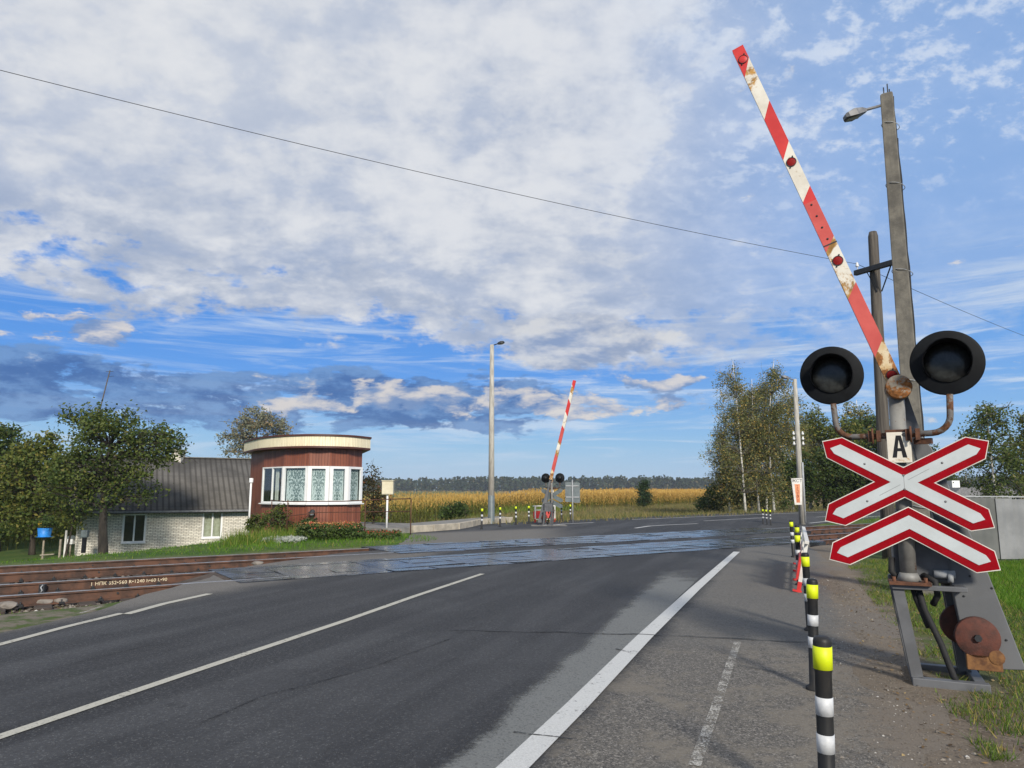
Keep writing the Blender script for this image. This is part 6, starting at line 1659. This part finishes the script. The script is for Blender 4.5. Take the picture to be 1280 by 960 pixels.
# ---- maize field
def maize():
    rg = np.random.default_rng(8)
    a = Vector((-15.0, 63, 0)); bb = Vector((29, 112, 0)); al = (bb - a); L0 = al.length; al.normalize(); nrm = Vector((-al.y, al.x, 0))
    C = []
    for row in range(26):
        n = int((L0 + 110) / 0.42); s = -70 + np.arange(n) * 0.42 + rg.normal(0, 0.08, n)
        if row > 9: s = s[::2]
        dd = row * 0.75 + rg.normal(0, 0.06, len(s)) + 1.2 * np.sin(s * 0.13) * (row < 3)
        C.append(np.stack([a.x + al.x * s + nrm.x * dd, a.y + al.y * s + nrm.y * dd], 1))
    # thinner sampling of the crop all the way back
    s = rg.uniform(-260, 300, 5000); dd = 20 + 330 * rg.random(5000) ** 1.6; C.append(np.stack([a.x + al.x * s + nrm.x * dd, a.y + al.y * s + nrm.y * dd], 1))
    C = np.concatenate(C); n = len(C); gz_ = hgt(C[:, 0], C[:, 1]); keep = (C[:, 0] > -60) | (C[:, 1] > 80); C = C[keep]; gz_ = gz_[keep]; n = len(C)
    H_ = rg.normal(2.02, 0.14, n) + (vnoise(C[:, 0] * 0.12, C[:, 1] * 0.12, 4) - 0.5) * 0.35
    Vs = []; Fs = []; off = 0
    def addq(V): 
        nonlocal off
        k_ = len(V) // 4; Vs.append(V); Fs.append(np.arange(4 * k_).reshape(k_, 4) + off); off += len(V)
    ang = rg.uniform(0, math.pi, n); w_ = 0.022
    dx, dy = np.cos(ang) * w_, np.sin(ang) * w_
    def st(x, y, z): return np.stack([x, y, z], 1)
    x, y = C[:, 0], C[:, 1]
    addq(np.stack([st(x - dx, y - dy, gz_), st(x + dx, y + dy, gz_), st(x + dx * .5, y + dy * .5, gz_ + H_), st(x - dx * .5, y - dy * .5, gz_ + H_)], 1).reshape(-1, 3))
    for k_ in range(7):
        an = rg.uniform(0, 2 * math.pi, n); z0 = gz_ + H_ * (0.16 + 0.105 * k_ + rg.normal(0, 0.02, n)); ln = rg.uniform(0.30, 0.55, n); w_ = 0.045
        ux, uy = np.cos(an), np.sin(an); px_, py_ = -uy * w_, ux * w_
        z1 = z0 + ln * 0.45; z2 = z0 + ln * rg.uniform(-0.15, 0.35, n)
        x1, y1 = x + ux * ln * 0.5, y + uy * ln * 0.5; x2, y2 = x + ux * ln, y + uy * ln
        addq(np.stack([st(x - px_ * .6, y - py_ * .6, z0), st(x + px_ * .6, y + py_ * .6, z0), st(x1 + px_, y1 + py_, z1), st(x1 - px_, y1 - py_, z1)], 1).reshape(-1, 3))
        addq(np.stack([st(x1 - px_, y1 - py_, z1), st(x1 + px_, y1 + py_, z1), st(x2 + px_ * .2, y2 + py_ * .2, z2), st(x2 - px_ * .2, y2 - py_ * .2, z2)], 1).reshape(-1, 3))
    for k_ in range(3):
        an = rg.uniform(0, 2 * math.pi, n); ux, uy = np.cos(an) * 0.09, np.sin(an) * 0.09; z0 = gz_ + H_ * 0.97; w_ = 0.012
        addq(np.stack([st(x - w_, y, z0), st(x + w_, y, z0), st(x + ux + w_, y + uy, z0 + 0.26), st(x + ux - w_, y + uy, z0 + 0.26)], 1).reshape(-1, 3))
    o = np_mesh('maize_crop', np.concatenate(Vs), np.concatenate(Fs), M['maize']); tag(o, kind='stuff')
maize()
# ---- grass
def grass(name, mat, P, h, w_, seed, lean=0.35, zf=None):
    rg = np.random.default_rng(seed); n = len(P)
    z = hgt(P[:, 0], P[:, 1]) if zf is None else zf; an = rg.uniform(0, math.pi, n); hh = h * rg.uniform(0.45, 1.3, n) if not hasattr(h, '__len__') else h
    dx, dy = np.cos(an) * w_, np.sin(an) * w_; lx, ly = rg.normal(0, lean, n) * hh, rg.normal(0, lean, n) * hh
    B0 = np.stack([P[:, 0] - dx, P[:, 1] - dy, z - 0.02], 1); B1 = np.stack([P[:, 0] + dx, P[:, 1] + dy, z - 0.02], 1)
    T0 = np.stack([P[:, 0] + lx, P[:, 1] + ly, z + hh], 1)
    V = np.stack([B0, B1, T0], 1).reshape(-1, 3); Fc = np.arange(3 * n).reshape(n, 3)
    o = np_mesh(name, V, Fc, mat); return tag(o, kind='stuff')
def clumpy(P, rg, sc, lo, seed):
    v = vnoise(P[:, 0] * sc, P[:, 1] * sc, seed) * 0.65 + vnoise(P[:, 0] * sc * 3.1, P[:, 1] * sc * 3.1, seed + 1) * 0.35
    return P[v + rg.normal(0, 0.05, len(P)) > lo]
def eb(P): return (P[:, 0] - 1.66) * 0.930 - (P[:, 1] - 3.83) * 0.367
def dd_(P): return P[:, 0] * TN.x + P[:, 1] * TN.y
rg = np.random.default_rng(77)
# right of the path, near
n = 220000; P = np.stack([rg.uniform(2.2, 14, n), 4.6 + 12.5 * rg.random(n) ** 1.25], 1); e = eb(P)
P = P[(e > 0.85) & (e < 9) & (dd_(P) < 12.4)]; e = eb(P)
thr = np.where(e < 1.4, 0.51, 0.35) + np.where(P[:, 1] < 6.0, 0.02, 0.0) - np.where(e > 2.2, 0.22, 0)
v = vnoise(P[:, 0] * 1.6, P[:, 1] * 1.6, 5) * 0.6 + vnoise(P[:, 0] * 5, P[:, 1] * 5, 6) * 0.4 + rg.normal(0, 0.05, len(P)); P = P[v > thr]
far_ = eb(P) > 2.6
nf_ = P[~far_]; dry_ = rg.random(len(nf_)) < 0.22
grass('turf', M['grass'], nf_[~dry_], 0.060, 0.0055, 1, 0.6); grass('dry_grass', M['grass_dry'], nf_[dry_], 0.065, 0.004, 12, 0.9); grass('turf', M['grass_bright'], P[far_], 0.085, 0.007, 2, 0.5)
# stones, clods and leaf litter on the bare earth beside the path
def pebbles(P, zl, sz):
    n = len(P); O = np.array([(1, 0, 0), (-1, 0, 0), (0, 1, 0), (0, -1, 0), (0, 0, 0.6), (0, 0, -0.6)]); q = rg.uniform(0.6, 1.4, (n, 6, 1)); an = rg.uniform(0, 6.28, n); ca, sa = np.cos(an)[:, None], np.sin(an)[:, None]
    OX = O[None, :, 0] * ca - O[None, :, 1] * sa; OY = O[None, :, 0] * sa + O[None, :, 1] * ca; OO = np.stack([OX, OY, np.repeat(O[None, :, 2], n, 0)], 2) * q * sz[:, None, None]
    V = (np.concatenate([P, zl[:, None]], 1)[:, None, :] + OO).reshape(-1, 3)
    T8 = np.array([(0, 2, 4), (2, 1, 4), (1, 3, 4), (3, 0, 4), (2, 0, 5), (1, 2, 5), (3, 1, 5), (0, 3, 5)]); Fc = (T8[None] + (np.arange(n) * 6)[:, None, None]).reshape(-1, 3)
    tag(np_mesh('gravel', V, Fc, M['gravel']), kind='stuff')
n = 60000; P = np.stack([rg.uniform(0.8, 7.0, n), rg.uniform(2.4, 14, n)], 1); e = eb(P); P = P[(e > -0.1) & (e < 2.6) & (rg.random(n) < np.clip(1.0 - np.abs(e - 0.45) * 1.6, 0.12, 1))]; n = len(P)
pebbles(P, np.maximum(hgt(P[:, 0], P[:, 1]), np.where(eb(P) < 1.0, 0.0, -1)) + 0.002, rg.uniform(0.002, 0.008, n) * np.where(rg.random(n) < 0.03, 2.4, 1))
n = 16000; P = np.stack([rg.uniform(-18, -4.0, n), rg.uniform(6, 22, n)], 1); d_ = dd_(P); s_ = P[:, 0] * TD.x + P[:, 1] * TD.y; P = P[(d_ > 12.7) & (d_ < 20.4) & (s_ < 3.2)]; n = len(P)
pebbles(P, hgt(P[:, 0], P[:, 1]) + 0.015, rg.uniform(0.015, 0.045, n))
n = 3000; P = np.stack([rg.uniform(1.6, 7, n), rg.uniform(2.8, 12, n)], 1); e = eb(P); P = P[(e > 0.4) & (e < 3)]; n = len(P); C3 = np.concatenate([P, (hgt(P[:, 0], P[:, 1]) + 0.012)[:, None]], 1)
V, Fc = leaf_quads(C3, 0.022, rg, 0, 0.6); V[:, 2] = C3.repeat(4, 0)[:, 2] + (V[:, 2] - C3.repeat(4, 0)[:, 2]) * 0.35; tag(np_mesh('leaf_litter', V, Fc, M['litter']), kind='stuff')
# verge between road and rails, left
n = 16000; P = np.stack([rg.uniform(-16, -4.5, n), rg.uniform(6.5, 14, n)], 1); d_ = dd_(P); P = P[(d_ > 12.2) & (d_ < 13.5)]; P = clumpy(P, rg, 1.2, 0.5, 9); P = P[P[:, 0] < -6.2]
grass('turf', M['grass'], P, 0.075, 0.008, 3, 0.6)
# between rails: scattered weeds
n = 5000; P = np.stack([rg.uniform(-16, 2, n), rg.uniform(8, 24, n)], 1); d_ = dd_(P); P = P[(d_ > 16) & (d_ < 17.3)]; P = clumpy(P, rg, 1.0, 0.6, 19); P = P[(P[:, 0] * TD.x + P[:, 1] * TD.y) < 6]; grass('turf', M['grass'], P, 0.09, 0.008, 4, 0.5)
# bank in front of the post and the cottage
n = 60000; P = np.stack([rg.uniform(-30, -2.5, n), rg.uniform(13, 36, n)], 1); d_ = dd_(P); s_ = P[:, 0] * TD.x + P[:, 1] * TD.y
P = P[(d_ > 20.6) & (d_ < 38) & (s_ < 12.0) & ~((P[:, 1] > 27.5) & (P[:, 0] > -11.2))]; d_ = dd_(P)
P = P[rg.random(len(P)) < np.where(d_ < 28, 1.0, 0.45)]
dens = vnoise(P[:, 0] * 0.8, P[:, 1] * 0.8, 31); P = P[dens > 0.22]; a_ = P[:, 0] / P[:, 1]
grass('turf', M['grass_bright'], P[a_ > -0.42], 0.12, 0.012, 6, 0.4); grass('turf', M['grass_bright'], P[a_ <= -0.42], 0.06, 0.013, 61, 0.5)
# tall weeds along the bank edge, centre-left
n = 9000; P = np.stack([rg.uniform(-14, -7.0, n), rg.uniform(19, 29, n)], 1); P = clumpy(P, rg, 0.6, 0.5, 41); d_ = dd_(P); a_ = P[:, 0] / P[:, 1]; P = P[(d_ > 22.5) & (d_ < 30) & (a_ > -0.405)]
grass('weeds', M['grass'], P, 0.36, 0.013, 7, 0.3)
# dry verge towards the maize
n = 70000; P = np.stack([rg.uniform(-14, 60, n), rg.uniform(34, 110, n)], 1); d_ = dd_(P)
far_line = (P[:, 1] - 63) * 0.669 - (P[:, 0] + 15) * 0.744
P = P[(d_ > 27.8 + 0.0 * d_) & (far_line < 1.0) & ((P[:, 0] > -3) | (P[:, 1] > 38))]; q_ = P[:, 0] * 0.0
kp_ = (P[:, 1] - 34) * 0.756 - (P[:, 0] - 1.9) * 0.655
P = P[kp_ > 1.2]; grass('dry_grass', M['grass_dry'], P, 0.30, 0.022, 8, 0.45)
n = 9000; P = np.stack([rg.uniform(-13, 12, n), rg.uniform(52, 82, n)], 1); far_line = (P[:, 1] - 63) * 0.669 - (P[:, 0] + 15) * 0.744; P = P[(far_line < 1.5) & (far_line > -7)]; P = clumpy(P, rg, 0.2, 0.42, 51)
grass('weeds', M['grass'], P, 0.8, 0.03, 9, 0.35)
# roadside grass right of the tracks
n = 14000; P = np.stack([rg.uniform(14, 45, n), rg.uniform(34, 62, n)], 1); kp_ = (P[:, 1] - 34) * 0.756 - (P[:, 0] - 1.9) * 0.655
d_ = dd_(P); P = P[(d_ > 20.8) & (d_ < 24.0) & (P[:, 0] > 17.5)]; grass('turf', M['grass_bright'], P, 0.14, 0.02, 10, 0.4)
# ---- flower bed and bushes in front of the post
def flowers(label, px0, px1, py0, py1, Y0, Y1, n, mat, h, seed, leafm='leaf_bush', fl=0.045):
    rg2 = np.random.default_rng(seed); x0 = PXY(px0, (Y0 + Y1) / 2).x; x1 = PXY(px1, (Y0 + Y1) / 2).x
    C = np.stack([rg2.uniform(x0, x1, n), rg2.uniform(Y0, Y1, n), np.zeros(n)], 1); C[:, 2] = hgt(C[:, 0], C[:, 1])
    root = empty('flower_bed', ((x0 + x1) / 2, (Y0 + Y1) / 2, hz((x0 + x1) / 2, (Y0 + Y1) / 2))); tag(root, label, 'flower bed'); C -= np.array(root.location)
    Lp = np.repeat(C, 9, 0); Lp[:, 2] += rg2.uniform(0.02, h, len(Lp)); Lp[:, :2] += rg2.normal(0, 0.09, (len(Lp), 2)); V, Fc = leaf_quads(Lp, 0.055, rg2); np_mesh('foliage', V, Fc, M[leafm], root)
    Fp = np.repeat(C, 2, 0); Fp[:, 2] += h * rg2.uniform(0.75, 1.15, len(Fp)); Fp[:, :2] += rg2.normal(0, 0.08, (len(Fp), 2)); V, Fc = leaf_quads(Fp, fl, rg2, 0, 0.9, 1.5); np_mesh('blossom', V, Fc, M[mat], root)
flowers('bed of orange and yellow flowers in front of the brown post', 382, 450, 0, 0, 24.2, 26.0, 520, 'petal', 0.50, 3, fl=0.022)
flowers('low strip of green plants and small blooms right of the flower bed', 440, 498, 0, 0, 24.6, 26.2, 230, 'petal_red', 0.22, 5, fl=0.014)
flowers('low silvery white plants left of the orange flowers', 338, 376, 0, 0, 23.2, 24.0, 200, 'leaf_silver', 0.12, 7, 'leaf_silver')
for i, (px, Y, top, bot, hw, mt, lb) in enumerate(((346, 26.9, 628, 668, 22, 'leaf_apple', 'dark rose bush at the left end of the railing before the brown post'), (318, 27.6, 640, 668, 14, 'leaf_apple', 'small rose bush near the white vent pipe'), (384, 26.9, 647, 668, 18, 'leaf_bush', 'low green bush between the rose bush and the orange flowers'), (407, 24.2, 660, 679, 14, 'leaf_dark', 'low dark purple-green clump at the front of the flower bed'), (300, 24.0, 668, 686, 18, 'leaf_olive', 'low wild bush on the grass bank in front of the cottage'))):
    bush(lb, px, Y, top, bot, hw, mt, 1500, 0.045, 90 + i, 'bushes before the brown post')

# ---- air between here and the far woods
hb = MB(); hb.box(-3000, -80, -4.0, 3000, 3400, 40.0); hz_ = hb.build('haze', []); tag(hz_, kind='stuff')
hm, HT = newmat('haze'); hm.node_tree.nodes.remove(HT.bsdf)
pv = HT.new('ShaderNodeVolumePrincipled'); pv.inputs['Color'].default_value = (0.80, 0.88, 1.0, 1); pv.inputs['Density'].default_value = 0.0002
HT.links.new(pv.outputs[0], HT.out.inputs['Volume']); hz_.data.materials.append(hm)
